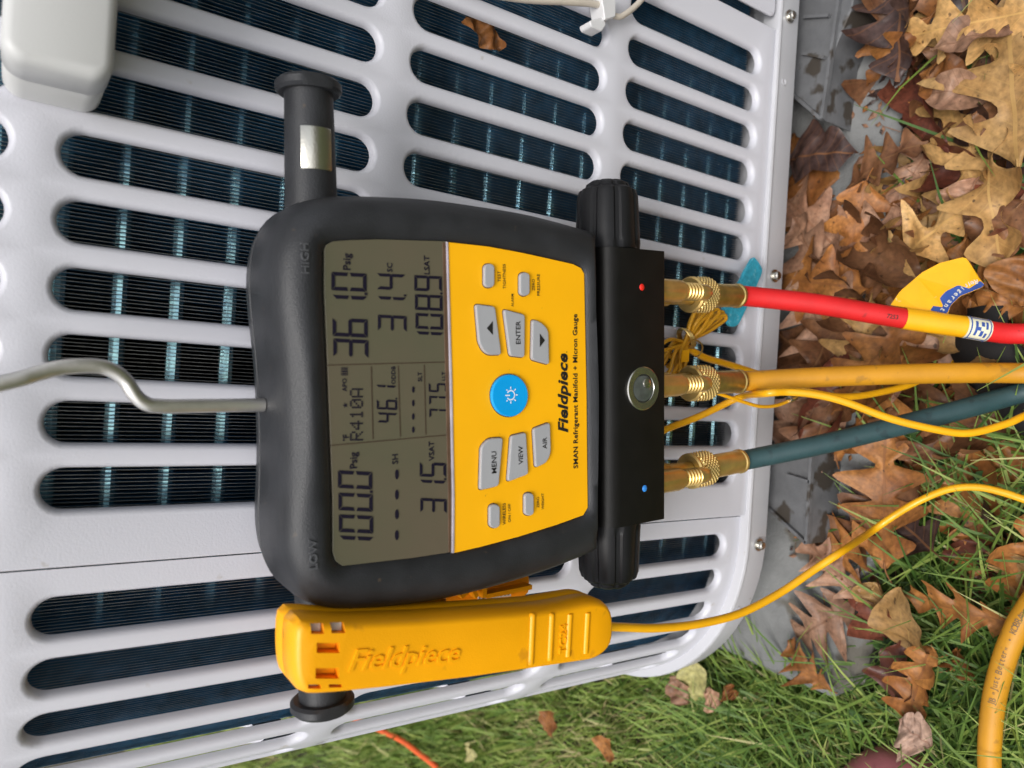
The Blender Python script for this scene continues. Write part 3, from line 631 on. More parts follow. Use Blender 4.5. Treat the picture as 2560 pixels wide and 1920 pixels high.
# parking posts (capped brass stubs) and ports
POST = [(1700, 728), (1700, 962), (1705, 1196)]
PORTU = []
for px, py in POST:
    u, _ = M2(px, py, .009); mb = MB(); K_ = 1.36
    mb.lathe([(r, h*K_) for r, h in [(.0068, -.002), (.0068, .013), (.0064, .0135), (.0064, .015), (.0060, .0152), (.0054, .016)]+[x for k in range(5) for x in ((.0054, .0165+k*.0019), (.0048, .0173+k*.0019), (.0048, .0179+k*.0019), (.0054, .0183+k*.0019))]+[(.0046, .0262), (.0049, .0268), (.0049, .0305), (.0042, .0325), (.0028, .0336), (.0005, .034)]],
             (u, .009, BB), (0, 0, -1), 36, lambda t, h: 1.0 if h > .0131*K_ else 0.94+0.06*abs(math.cos(3*t)))
    mb.obj('brass_post', 'brass', mg, smooth=40)
NUTV = -0.1455
for px, py in ((1752, 738), (1756, 957), (1752, 1174)):
    u, _ = M2(px, py, .022); PORTU.append(u); mb = MB()
    mb.lathe([(.0080, -.002), (.0080, .022), (.0072, .0225), (.0064, .024), (.0064, .046)], (u, .022, BB), (0, 0, -1), 30, lambda t, h: 1.0 if h > .0221 else 0.93+0.07*abs(math.cos(3*t))); mb.obj('port', 'brass_dull', mg)
# --- carry bars, end caps, steel plate, hanging hook
BV = M2(775, 380, .030)[1]
def bar_ring(u, r, y=.030, v=None): v = BV if v is None else v; return [(u, y+r*math.cos(2*PI*k/32), v+r*math.sin(2*PI*k/32)) for k in range(32)]
barR_end = M2(760, 232, .030)[0]; barL_end = M2(812, 1742, .030)[0]
for s_, e_ in ((1, barR_end), (-1, barL_end)):
    mb = MB(); u0 = s_*0.070 - .005
    mb.loft([bar_ring(u0, .0118), bar_ring(s_*.088-.005, .0112), bar_ring(e_, .0104)]); br = mb.obj('carry_bar', 'rubber', mg)
    def cap_ring(u, r, cut=.0125): return [(u, max(.030+r*math.cos(2*PI*k/48), .030-cut), BV+r*math.sin(2*PI*k/48)) for k in range(48)]
    mb = MB(); mb.loft([cap_ring(e_-s_*.0004, .0128), cap_ring(e_+s_*.0008, .0142), cap_ring(e_+s_*.0036, .0142), cap_ring(e_+s_*.0052, .0126), cap_ring(e_+s_*.0056, .009)]); mb.obj('end_cap', 'rubber', br)
    if s_ == 1:
        mb = MB(); a0, a1 = -.66, .52; u_a, u_b = M2(775, 315, .02)[0], M2(775, 422, .02)[0]
        def pr(u, r): return [(u, .030-r*math.cos(a0+(a1-a0)*k/14), BV-r*math.sin(a0+(a1-a0)*k/14)) for k in range(15)]
        mb.loft([pr(u_b, .0106), pr(u_b, .0115), pr(u_b+.0006, .0118), pr(u_a-.0006, .0118), pr(u_a, .0115), pr(u_a, .0106)], False, False, closed=False); mb.obj('steel_plate', 'brushed_plate', br)
hk = [(0.660, 1012, -.045), (0.506, 1014.5, -.046), (0.398, 1015, -.047), (0.361, 1007, -.0475), (0.336, 985, -.048), (0.315, 953, -.048), (0.289, 931, -.0485), (0.253, 917, -.049), (0.199, 915, -.0495), (0.145, 921, -.050), (0.090, 935, -.051), (0.036, 951, -.052)]
hp = [ML(onY(x*1000, y, yy)) for x, y, yy in hk]
wtop = onY(36, 951, -.052)
hp += [ML(Vector(p)) for p in ((wtop.x-.006, -.053, wtop.z+.018), (wtop.x-.014, -.050, wtop.z+.040), (wtop.x-.022, -.040, wtop.z+.058), (wtop.x-.0275, -.022, wtop.z+.066), (wtop.x-.0275, -.004, wtop.z+.060), (wtop.x-.0275, .009, wtop.z+.048), (wtop.x-.0275, .012, wtop.z+.028))]
mb = MB(); mb.tube(spline(hp, 6), .0028, 16); mb.obj('hanging_hook', 'hook_steel', mg, smooth=60)

# ================================================================== HOSES
def knurl_nut(o, ax, parent):
    """knurled brass nut: pyramids on a drum, built as real relief"""
    mb = MB(); L_, seg, nr, R_ = .0190, 96, 24, .0108; ax = Vector(ax).normalized()
    a = ax.orthogonal().normalized(); b = ax.cross(a); rings = []
    pro = [(.0066, .002), (.0066, 0), (.0100, .0002), (.0110, .0012), (.0110, .0024), (.0104, .0030)]
    for r, h in pro: rings.append([o+ax*h+a*(r*math.cos(2*PI*j/seg))+b*(r*math.sin(2*PI*j/seg)) for j in range(seg)])
    for i in range(nr+1):
        h = .0034+(L_-.0044)*i/nr; ring = []
        ed = min(i, nr-i)/3; rr = R_-.0012*max(0, 1-ed)
        for j in range(seg):
            t = 2*PI*j/seg; p = abs(((j/4.0+i/4.0) % 1.0)-.5)*2; q_ = abs(((j/4.0-i/4.0) % 1.0)-.5)*2
            r = rr+.0010*(min(p, q_))-.0005; ring.append(o+ax*h+a*(r*math.cos(t))+b*(r*math.sin(t)))
        rings.append(ring)
    for r, h in ((.0082, L_), (.0070, L_+.0012), (.0062, L_+.0016)): rings.append([o+ax*h+a*(r*math.cos(2*PI*j/seg))+b*(r*math.sin(2*PI*j/seg)) for j in range(seg)])
    mb.loft(rings); return mb.obj('knurled_nut', 'brass', parent, smooth=20)
HR = .0066
def hose(i, label, mat, path, ferrule_mat, hexy=False):
    u = PORTU[i]; top = MO+MU*u+MV*NUTV+Vector((0, .022, 0))
    p1 = Vector(path[0]); ax = (p1-top).normalized()
    root = thing('refrigerant_hose', label, 'hose', path[-1], 'charging hoses on the manifold')
    loc = Vector(path[-1]); T = lambda p: Vector(p)-loc
    knurl_nut(T(top), ax, root)
    f0 = top+ax*.0195; fl = .029; mb = MB()
    mb.lathe([(.0060, -.001), (.0071, 0), (.0074, .001), (.0074, .026), (.0079, .0268), (.0079, .0285), (.0070, fl), (.006, fl+.0002)], T(f0), ax, 24, (lambda t, h: (0.93+0.07*abs(math.cos(2*t))) if .001 < h < .0265 else 1) if hexy else None); mb.obj('ferrule', ferrule_mat, root, smooth=30)
    pts = [T(f0+ax*(fl*.4)), T(f0+ax*(fl+.006))]+[T(p) for p in path[1:]]
    sp_ = spline(pts, 10); mb = MB(); mb.tube(sp_, HR, 20); mb.obj('tube', mat, root, smooth=60)
    return root, sp_, loc
Zr = lambda L_: [atD(x, y, z) for x, y, z in L_]
redP = Zr([(1864, 740, .483), (2041, 760, .481), (2221, 790, .478), (2402, 816, .475), (2560, 834, .472)])
redP += [redP[-1]+Vector((.01, -.045, -.012)), redP[-1]+Vector((.04, -.11, -.030))]
yelP = Zr([(1864, 953, .483), (2113, 940, .480), (2366, 933, .476), (2560, 933, .472)]); yelP += [yelP[-1]+Vector((0, -.05, -.012)), yelP[-1]+Vector((-.03, -.12, -.030))]
grnP = Zr([(1864, 1150, .484), (2041, 1114, .483), (2221, 1071, .481), (2402, 1024, .479), (2560, 980, .477)]); grnP += [grnP[-1]+Vector((.02, -.05, -.010)), grnP[-1]+Vector((.05, -.12, -.028))]
hr_, rs, rloc = hose(0, 'red charging hose with a yellow label wrapped round it', 'hose_red', redP, 'brass_dull', True)
hy_, ys, yloc = hose(1, 'thick yellow charging hose on the middle port of the gauge', 'hose_yellow', yelP, 'brass_dull')
hg_, gs, gloc = hose(2, 'dark green charging hose on the port beside the blue dot', 'hose_green', grnP, 'brass')
# label wrapped round the red hose, with its loose flag
def near(pts, loc, px): return min(range(len(pts)), key=lambda i: abs((lambda d: 1280+F_PX*d.dot(EX)/d.dot(Fv))((pts[i]+loc)-CAM)-px))
ia, ib = near(rs, rloc, 2250), near(rs, rloc, 2468)
seg_ = rs[ia:ib+1]; fine = spline(seg_, 3)
mb = MB(); mb.tube(fine, HR+.0004, 20, False); stk = mb.obj('label_wrap', 'sticker_yellow', hr_, 60); stk['label'] = 'scuffed yellow label wrapped round the hose'
k0 = int(len(fine)*.70); mb = MB(); mb.tube(fine[k0:], HR+.0006, 20, False); mb.obj('printed_band', 'sticker_cream', stk, 60)
mb = MB()
def wrap_quad(mb, t0, t1, a0, a1, r=HR+.0009):
    nA = 6; rows = []
    for t in (t0, t1):
        f_ = t*(len(fine)-1); i = min(int(f_), len(fine)-2); p = fine[i].lerp(fine[i+1], f_-i); d = (fine[i+1]-fine[i]).normalized()
        tc = (CAM-rloc-p); tc = (tc-d*tc.dot(d)).normalized(); bb_ = d.cross(tc)
        rows.append([p+tc*(r*math.cos(a0+(a1-a0)*k/nA))+bb_*(r*math.sin(a0+(a1-a0)*k/nA)) for k in range(nA+1)])
    mb.loft(rows, False, False, closed=False)
for t0, t1, a0, a1 in ((.72, .735, -1.4, 1.4), (.965, .98, -1.4, 1.4), (.735, .97, 1.0, 1.12), (.735, .97, -1.12, -1.0), (.77, .80, -.7, .6), (.80, .84, -.2, .1), (.84, .88, .1, .6), (.84, .88, -.7, -.3), (.90, .93, -.75, -.1), (.90, .93, .25, .7)): wrap_quad(mb, t0, t1, a0, a1)
mb.obj('printed_marks', 'sticker_blue', stk, 0)
fl_px = [(2226, 763), (2250, 728), (2305, 681), (2350, 657), (2408, 643), (2418, 647), (2451, 699), (2462, 712), (2455, 719), (2400, 741), (2376, 765), (2370, 785)]
def flag_pt(px, py, lift=0.0): t = (py-785)/(-140); return atD(px, py, .478+.012*math.sin(max(0, min(1, t))*1.6)-.006*t-lift)
def flag_sheet(poly, lift, th): 
    mb = MB(); mb.loft([[flag_pt(x, y, lift)-rloc for x, y in poly], [flag_pt(x, y, lift-th)-rloc for x, y in poly]]); return mb
flag_sheet(resample(fl_px, 60), 0, .0006).obj('label_flag', 'sticker_yellow', stk, 0)
flag_sheet(resample([(2326, 776), (2337, 757), (2365, 728), (2405, 708), (2440, 700), (2453, 703), (2461, 712), (2455, 718), (2400, 740), (2376, 764), (2368, 784)], 50), .0004, .0003).obj('blue_band', 'sticker_blue', stk, 0)
mb = MB()
for i, ch in enumerate('Refrigerant'[::-1]):
    t = i/10; x = 2357+t*82; y = 772-70*math.sin(t*1.45)+2; p = flag_pt(x, y, .0010)-rloc
    t2 = t+.02; d = (flag_pt(2357+t2*82, 772-70*math.sin(t2*1.45)+2, .0010)-rloc-p).normalized(); n_ = (CAM-rloc-p).normalized(); up = d.cross(n_)
    text_on(mb, ch, p, -d, up, n_, height=.0034 if ch in 'Rftlig' else .0027, bold=.015)
mb.obj('label_lettering', 'label_white', stk, 0)
mb = MB(); i_ = near(rs, rloc, 2220); p = rs[i_]; d = (rs[i_+1]-rs[i_-1]).normalized(); n_ = (CAM-rloc-p).normalized(); n_ = (n_-d*n_.dot(d)).normalized(); up = n_.cross(d)
text_on(mb, '7253', p+n_*(HR+.0002)+up*.0, d, up, n_, length=.007, bold=.01); mb.obj('hose_print', 'print_black', hr_, 0)

# spare yellow hose on the lawn
yp = [onZ(x, y, z) for x, y, z in ((2700, 1380, .046), (2620, 1455, .048), (2562, 1534, .050), (2537, 1580, .050), (2509, 1654, .050), (2487, 1740, .048), (2476, 1829, .046), (2474, 1925, .044), (2490, 2040, .042), (2540, 2140, .040))]
r_ = thing('refrigerant_hose', 'yellow hose with faint black print lying on the grass beside a maroon shoe', 'hose', yp[-1], 'charging hoses on the manifold'); yl = yp[-1]
sp_ = spline([p-yl for p in yp], 10); mb = MB(); mb.tube(sp_, HR*1.02, 20); mb.obj('tube', 'hose_yellow', r_, 60)
mb = MB(); msg = 'JB "Just Better"  \u2022  KOBRA\u2122  Charging Hose'
arcl = [0]
for i in range(1, len(sp_)): arcl.append(arcl[-1]+(sp_[i]-sp_[i-1]).length)
i0 = near(sp_, yl, 2480); cand = [i for i in range(len(sp_)) if abs((lambda d: 960+F_PX*d.dot(EY)/d.dot(Fv))((sp_[i]+yl)-CAM)-1772) < 25]; s0 = arcl[cand[0]] if cand else arcl[i0]
s_ = s0
for ch in msg:
    if ch != ' ':
        j = max(i for i in range(len(arcl)) if arcl[i] <= max(0, s_)); j = min(j, len(sp_)-2); t = (s_-arcl[j])/(arcl[j+1]-arcl[j]); p = sp_[j].lerp(sp_[j+1], t); d = -(sp_[j+1]-sp_[j]).normalized()
        n_ = (CAM-yl-p); n_ = (n_-d*n_.dot(d)).normalized(); up = n_.cross(d); V_, F_, w_, h_ = text_geo(ch, .0)
        text_on(mb, ch, p+n_*(HR*1.02+.00015)+up*.0008, d, up, n_, height=.0036*h_/.7)
    s_ -= .0026 if ch != ' ' else .0018
    if s_ < 0.004: break
mb.obj('hose_print', 'twig', r_, 0)

# ================================================================== PIPE CLAMP
gC = lambda L_: reg(L_, 2.458, 680, 1400)
YC = -0.083
cl_px = gC([(112, 470), (118, 400), (138, 362), (175, 348), (450, 362), (900, 345), (1300, 318), (1700, 285), (1960, 235), (2040, 248), (2076, 310), (2082, 420), (2070, 510), (2020, 572), (1950, 612), (1600, 664), (1200, 722), (700, 782), (350, 817), (210, 824), (150, 802), (122, 740), (110, 620)])
co = onY(1120, 1620, -.05)
pcl = thing('pipe_clamp', 'yellow pipe clamp sensor gripping the black bar of the gauge', 'clamp', co)
def C3(px, py, y): return onY(px, py, y)-co
cq = [(p.x, p.z) for p in [C3(x, y, YC+.004) for x, y in cl_px]]
cq = resample(round_poly(cq, .004, 3), 110); e0 = C3(*gC([(110, 570)])[0], YC+.004); i0 = min(range(110), key=lambda i: math.hypot(cq[i][0]-e0.x, cq[i][1]-e0.z)); cq = cq[i0:]+cq[:i0]
mb = MB(); R_ = lambda q_, y: [Vector((a, y-co.y, b)) for a, b in q_]
mb.loft([R_(offset2(cq, -.002), -.0585), R_(cq, -.060), R_(cq, -.067), R_(offset2(cq, -.0004), -.0675), R_(offset2(cq, -.0004), -.0685), R_(cq, -.069), R_(cq, YC+.006), R_(offset2(cq, -.0006), YC+.0032), R_(offset2(cq, -.0014), YC+.0014), R_(offset2(cq, -.0024), YC+.0004), R_(offset2(cq, -.0034), YC)], True, True)
shell = mb.obj('shell', 'clamp_yellow', pcl, 40)
_b2 = bmesh.new(); _b2.from_mesh(shell.data); bmesh.ops.triangulate(_b2, faces=[f for f in _b2.faces if len(f.verts) > 4]); _b2.to_mesh(shell.data); _b2.free()
cut = MB(); pockets = [(240, 320, 395, 455, 'inset_grey'), (365, 450, 393, 450, 'inset_grey'), (275, 415, 510, 572, 'clamp_yellow'), (268, 410, 665, 730, 'clamp_yellow'), (222, 300, 765, 792, 'inset_grey'), (350, 430, 764, 784, 'inset_grey')]
ins = []
for x0, x1, y0, y1, m_ in pockets:
    q_ = gC([(x0, y0), (x1, y0), (x1, y1), (x0, y1)]); f_ = [C3(a, b, YC) for a, b in q_]
    cut.loft([[p+Vector((0, -.004, 0)) for p in f_], [p+Vector((0, .0055, 0)) for p in f_]])
    c_ = sum(f_, Vector())/4; ins.append(([c_+(p-c_)*.96 for p in f_], m_))
cob = cut.obj('cutter', 'clamp_orange', None, 0); cob.location = co
shell.data.materials.append(MATS['clamp_orange'])
bmod = shell.modifiers.new('cut', 'BOOLEAN'); bmod.operation = 'DIFFERENCE'; bmod.object = cob; bmod.solver = 'EXACT'
dg = bpy.context.evaluated_depsgraph_get(); nm = bpy.data.meshes.new_from_object(shell.evaluated_get(dg)); shell.modifiers.clear(); shell.data = nm
nm.set_sharp_from_angle(angle=math.radians(40)); bpy.data.objects.remove(cob)
for f_, m_ in ins:
    mb = MB(); d0, d1 = (.0052, .0030) if m_ == 'inset_grey' else (.0052, .0040)
    q_ = [p+(sum(f_, Vector())/4-p)*.12 for p in f_]
    if m_ == 'clamp_yellow': q_ = [f_[0].lerp(f_[1], .14), f_[1], f_[2].lerp(f_[1], .22), f_[3].lerp(f_[2], .14).lerp(f_[0], .22)]
    mb.loft([[p+Vector((0, d0, 0)) for p in q_], [p+Vector((0, d1, 0)) for p in q_]]); mb.obj('inset', m_, pcl, 0)
for x, y0, y1 in ((1605, 325, 650), (1722, 325, 625), (1833, 325, 600), (1942, 318, 580)):
    a_, b_ = gC([(x, y0)])[0], gC([(x-14, y1)])[0]; pa, pb = C3(*a_, YC), C3(*b_, YC); mb = MB()
    mb.tube([pa.lerp(pb, t)+Vector((0, .0008, 0)) for t in (0, .03, .1, .5, .9, .97, 1)], lambda t: .0018*min(1, .35+8*min(t, 1-t)), 14); mb.obj('grip_rib', 'clamp_yellow', pcl, 60)
mb = MB(); a_, b_ = gC([(475, 640), (1150, 585)]); d = (C3(*b_, YC)-C3(*a_, YC)); n_ = Vector((0, -1, 0)); dn = d.normalized(); up = n_.cross(dn)
text_on(mb, 'Fieldpiece', (C3(*a_, YC)+C3(*b_, YC))/2-Vector((0, .0002, 0)), dn, up, n_, length=d.length, height=.0115, bold=.012, shear=.25, depth=.0010)
mb.obj('raised_lettering', 'clamp_yellow', shell, 30); mb = MB(); a_, b_ = gC([(1782, 575), (1790, 395)]); d = (C3(*b_, YC)-C3(*a_, YC)); dn = d.normalized(); up = n_.cross(dn)
text_on(mb, 'TC24', (C3(*a_, YC)+C3(*b_, YC))/2-Vector((0, .0002, 0)), dn, up, n_, length=d.length, bold=.0, depth=.0009, space=1.1)
mb.obj('raised_lettering', 'clamp_yellow', shell, 30)
# rear jaw with its lever and serial label
jq = [C3(x, y, -.030) for x, y in gC([(95, 420), (160, 350), (520, 330), (900, 240), (1120, 175), (1270, 130), (1545, 52), (1590, 66), (1604, 120), (1598, 222), (1400, 330), (1000, 480), (600, 640), (200, 700), (110, 640)])]
jq = resample(round_poly([(p.x, p.z) for p in jq], .003, 3), 70)
mb = MB(); mb.loft([R_(offset2(jq, -.0015), -.0165), R_(jq, -.0185), R_(jq, -.0265), R_(offset2(jq, -.0015), -.0285)]); jaw = mb.obj('rear_jaw', 'clamp_orange', pcl, 40)
mb = MB()
for a, b, w in (((1275, 132), (1270, 215), .0012), ((1285, 205), (1560, 150), .0012), ((1130, 210), (1200, 150), .0011), ((1200, 150), (1225, 210), .0011)):
    a_, b_ = gC([a, b]); pa, pb = C3(*a_, -.0285), C3(*b_, -.0285); t = (pb-pa).normalized(); n2 = Vector((t.z, 0, -t.x))*w
    mb.loft([[pa+n2, pb+n2, pb-n2, pa-n2], [p+Vector((0, -.006, 0)) for p in (pa+n2, pb+n2, pb-n2, pa-n2)]])
mb.obj('stiffening_rib', 'clamp_yellow', jaw, 0)
lb = [C3(x, y, -.0300) for x, y in gC([(1265, 208), (1460, 178), (1470, 222), (1270, 246)])]
mb = MB(); mb.loft([[p for p in lb], [p+Vector((0, .001, 0)) for p in lb]]); lbo = mb.obj('serial_label', 'label_white', jaw, 0)
mb = MB(); d = lb[1]-lb[0]; dn = d.normalized(); up = n_.cross(dn); text_on(mb, '120800306', (lb[0]+lb[1]+lb[2]+lb[3])/4+Vector((0, -.0003, 0)), dn, up, n_, length=d.length*.96, bold=.012, space=1.25); mb.obj('label_print', 'print_black', lbo, 0)
bo_ = C3(*gC([(955, 235)])[0], -.050); mb = MB(); mb.lathe([(.0115, 0), (.0115, .004), (.0095, .0052), (.001, .0054)], bo_+Vector((-.004, .006, 0)), (.75, -.65, 0), 28); mb.obj('hinge_boss', 'clamp_yellow', pcl)
for zz, nm_ in ((-.030, 'spring_post'),):
    c_ = C3(*gC([(620, 520)])[0], -.04); mb = MB(); mb.lathe([(.008, -.014), (.008, .012)], c_, (0, 1, 0), 20); mb.obj(nm_, 'clamp_orange', pcl)
ck = [onY(1519, 1566, -.066)]+[onY(x, y, yy) for x, y, yy in ((1560, 1568, -.066), (1643, 1570, -.0675), (1745, 1560, -.0705), (1851, 1533, -.075), (1950, 1482, -.081), (2037, 1423, -.089), (2110, 1375, -.097))]+[onZ(x, y, z) for x, y, z in ((2175, 1331, .078), (2240, 1286, .066), (2303, 1250, .058), (2372, 1223, .054), (2442, 1218, .050), (2510, 1232, .046), (2570, 1252, .042), (2640, 1275, .036), (2720, 1300, .030))]
mb = MB(); mb.tube(spline([p-co for p in ck], 8), .0024, 14); mb.obj('cable', 'cable_yellow', pcl, 60)

# ================================================================== LOOSE CABLES AT THE GRILLE
def cable(name, label, pts, r, mat, cat='cable', n=8, group=None):
    base = Vector(pts[-1]); mb = MB(); mb.tube(spline([Vector(p)-base for p in pts], n), r, 12); o_ = mb.obj(name, mat, None, 60); o_.location = base
    tag(o_, label, cat, group); return o_
c1 = [onY(x, y, yy) for x, y, yy in ((1600, 1105, -.006), (1668, 1072, -.010), (1750, 1040, -.016), (1850, 993, -.030))]+[atD(x, y, z) for x, y, z in ((1910, 984, .464), (1968, 980, .463), (2040, 987, .462), (2113, 1005, .461), (2221, 1045, .460), (2330, 1072, .460), (2420, 1083, .461), (2511, 1061, .463), (2560, 1040, .466), (2640, 1005, .478), (2720, 980, .49))]
cable('sensor_cable', 'yellow cable crossing in front of the dark green hose', c1, .0024, 'cable_yellow')
c2 = [onY(x, y, yy) for x, y, yy in ((1715, 868, -.012), (1760, 893, -.012), (1800, 905, -.012), (1850, 920, -.014), (1910, 940, -.018), (1970, 962, -.024))]+[atD(x, y, z) for x, y, z in ((2040, 983, .508), (2113, 992, .514), (2185, 984, .520), (2276, 961, .526), (2330, 930, .531), (2366, 906, .533), (2420, 878, .536), (2470, 850, .545))]
cable('sensor_cable', 'yellow cable running from the tied bundle behind the thick yellow hose', c2, .0024, 'cable_yellow')
st = [onY(x, y, -.045) for x, y in ((1793, 983), (1820, 992), (1855, 1004), (1900, 1016), (1940, 1014), (1976, 1001))]
base = st[-1]; sr = thing('tether', 'thin yellow tether with a metal end hanging from the middle brass nut', 'tether', base)
mb = MB(); mb.tube(spline([p-base for p in st], 6), .0012, 10); mb.obj('cord', 'cable_yellow', sr, 60)
mb = MB(); mb.lathe([(.0022, 0), (.0026, .0006), (.0026, .005), (.0016, .0058), (.0016, .009)], Vector((0, -.0005, .0030)), (.25, 0, -1), 16); mb.obj('metal_end', 'nickel', sr)
# tied bundle of thin cable
tie = onY(1716, 850, -.014); bd = thing('cable_bundle', 'bundle of thin yellow cable tied together beside the red hose fitting', 'cable', tie)
ends = [(1806, 782), (1812, 790), (1795, 776), (1778, 776), (1765, 772), (1745, 778), (1752, 770)]; tails = [(1662, 905), (1668, 880), (1676, 922), (1650, 865), (1686, 934), (1695, 938), (1700, 930)]
for i, (e1, t1) in enumerate(zip(ends, tails)):
    y0 = -.010-.0028*(i % 4); jx = random.uniform(-3, 3); pts = []
    wv = (7, 9)
    for px, py, yy in ((t1[0]-10, t1[1]+14, y0+.002), (t1[0], t1[1], y0), ((t1[0]*.5+1716*.5)-wv[0], (t1[1]+850)/2-wv[1], y0-.001), (1714+jx, 850+jx, -.014+random.uniform(-.003, .003)), ((e1[0]+1716)/2-wv[0], (e1[1]+850)/2-wv[1]*.6, y0-.002), (e1[0]-6, e1[1]-2, y0-.002), (e1[0]+3, e1[1]+5, y0-.001), (e1[0]-3, e1[1]+13, y0), ((e1[0]+1716)/2+wv[0], (e1[1]+850)/2+wv[1], y0), (1718+jx, 853+jx, -.013), ((t1[0]+1716)/2+wv[0], (t1[1]+850)/2+wv[1], y0+.001), (t1[0]+6, t1[1]+12, y0)):
        pts.append(onY(px, py, yy)-tie)
    mb = MB(); mb.tube(spline(pts, 5), .0013, 8); mb.obj('cable_loop', 'cable_ochre', bd, 60)
mb = MB()
for k in range(3): mb.tube([Vector((.0062*math.cos(a)+.001, .0062*math.sin(a)*.9, .0042*math.cos(a)+.0016*k-.0014)) for a in [2*PI*j/18 for j in range(19)]], .0007, 6, False)
mb.tube(spline([onY(x, y, -.024)-tie for x, y in ((1722, 852), (1738, 850), (1752, 858), (1756, 872), (1748, 888), (1738, 892))], 5), .0006, 6); mb.obj('wire_tie', 'brass_dull', bd, 60)
mb = MB(); q_ = [onY(x, y, -.024)-tie for x, y in ((1707, 876), (1724, 874), (1722, 904), (1703, 906))]; mb.loft([q_, [p+Vector((0, .0006, 0)) for p in q_]]); mb.obj('tie_tag', 'cable_yellow', bd, 0)
# teal card
tq = [onY(x, y, -.009) for x, y in ((1883, 641), (1895, 656), (1905, 673), (1902, 687), (1865, 770), (1845, 811), (1834, 818), (1822, 815), (1815, 800), (1804, 775), (1851, 700), (1862, 675))]
tb = tq[7].copy(); qq = resample(round_poly([(p.x-tb.x, p.z-tb.z) for p in tq], .002, 3), 60)
mb = MB(); mb.loft([[(a, .0015, b) for a, b in qq], [(a, -.0006, b) for a, b in qq], [(a, -.001, b) for a, b in offset2(qq, -.0005)]]); o_ = mb.obj('paper_tag', 'teal_card', None, 30); o_.location = tb
tag(o_, 'teal paper tag behind the red hose, leaning on the lower slots', 'tag')
# white cables and clip at the right of the grille
wp = [onY(x, y, -.008) for x, y in ((1150, -35), (1240, -12), (1330, 0), (1410, 4), (1470, 8), (1512, 14))]
wb = onY(1510, 30, 0); wc = thing('wall_cable', 'white cable held by a plastic clip on the grille', 'cable', wb)
mb = MB(); mb.tube(spline([p-wb for p in wp], 6), .0021, 10); mb.obj('cable', 'cable_beige', wc, 60)
mb = MB(); mb.tube(spline([onY(x, y, -.008)-wb for x, y in ((1512, 30), (1545, 42), (1565, 34), (1590, 14), (1612, -10), (1640, -40))], 6), .0019, 10); mb.obj('cable', 'cable_beige', wc, 60)
def clipbox(px, y0, y1, r=.001):
    q_ = [onY(x, y, y1)-wb for x, y in px]; q2 = round_poly([(p.x, p.z) for p in q_], .0012, 3); mb = MB()
    mb.loft([[(a, y0, b) for a, b in q2], [(a, y1+r*.6, b) for a, b in q2], [(a, y1, b) for a, b in offset2(q2, -r*.6)]]); mb.obj('clip', 'white_plastic', wc, 35)
clipbox([(1500, -25), (1540, -12), (1540, 42), (1512, 50), (1508, 20)], -.0005, -.012); clipbox([(1474, 52), (1510, 40), (1516, 62), (1506, 78), (1478, 66)], -.0003, -.010)

# pale box over the top of the grille
bx0, bx1, bz0, bz1, byf = 0.1020, 0.42, ZC-0.0275, ZC+0.0070, -0.047
bxo = thing('junction_box', 'pale grey plastic box with rounded edges mounted across the upper grille slots', 'box', (0.2, 0, bz0))
def rrect(x0, x1, z0, z1, r, s=8):
    out = []
    for cx, cz, a0 in ((x1-r, z1-r, 0), (x0+r, z1-r, PI/2), (x0+r, z0+r, PI), (x1-r, z0+r, 1.5*PI)):
        for k in range(s+1): a = a0+PI/2*k/s; out.append((cx+r*math.cos(a)-.2, cz+r*math.sin(a)-bz0))
    return out
rr = rrect(bx0, bx1, bz0, bz1, .0075)
mb = MB(); mb.loft([[(a, -.0004, b) for a, b in rr], [(a, -.024, b) for a, b in rr], [(a, -.0248, b) for a, b in offset2(rr, -.0006)]]); mb.obj('base', 'box_plastic', bxo, 40)
mb = MB(); mb.loft([[(a, -.0250, b) for a, b in offset2(rr, -.0004)], [(a, -.0256, b) for a, b in offset2(rr, .0003)], [(a, byf+.0042, b) for a, b in offset2(rr, .0003)], [(a, byf+.0020, b) for a, b in offset2(rr, -.0004)], [(a, byf+.0007, b) for a, b in offset2(rr, -.0015)], [(a, byf, b) for a, b in offset2(rr, -.0034)]]); mb.obj('lid', 'box_plastic', bxo, 60)

# ================================================================== GROUND PIECES
for pts, lab, ribs in (([(2150, -90), (2129, 20), (2077, 145), (2059, 300), (1986, 239), (1900, 200), (1900, -90)], 'grey plastic riser under the unit beside a dark wet leaf', [((2015, 47), (2077, 43)), ((2010, 137), (2066, 148)), ((1986, 239), (2057, 300)), ((2110, -60), (2059, 300))]),
                       ([(2034, 1130), (2033, 1164), (2020, 1360), (1925, 1272), (1850, 1230), (1850, 1130)], 'grey plastic riser under the rounded corner of the unit', [((1974, 1189), (2030, 1206)), ((1927, 1272), (2020, 1358)), ((2033, 1140), (2020, 1358))])):
    zt = 0.062; q_ = [onZ(x, y, zt) for x, y in pts]; c_ = sum(q_, Vector())/len(q_); c_.z = SLAB_Z
    rs_ = thing('plastic_riser', lab, 'riser', c_); mb = MB(); w_ = [(p.x-c_.x, p.y-c_.y) for p in q_]
    mb.loft([[(a, b, 0) for a, b in w_], [(a, b, zt-SLAB_Z-.001) for a, b in w_], [(a, b, zt-SLAB_Z) for a, b in offset2(w_, -.001)]]); mb.obj('block', 'riser_plastic', rs_, 30)
    for a, b in ribs:
        pa, pb = onZ(*a, zt)-c_, onZ(*b, zt)-c_; t = (pb-pa).normalized(); n2 = Vector((-t.y, t.x, 0))*.0012
        pa += n2*.3; pb += n2*.3
        mb = MB(); mb.loft([[pa+n2, pb+n2, pb-n2, pa-n2], [p+Vector((0, 0, .004)) for p in (pa+n2, pb+n2, pb-n2, pa-n2)]]); mb.obj('rib', 'riser_plastic', rs_, 0)
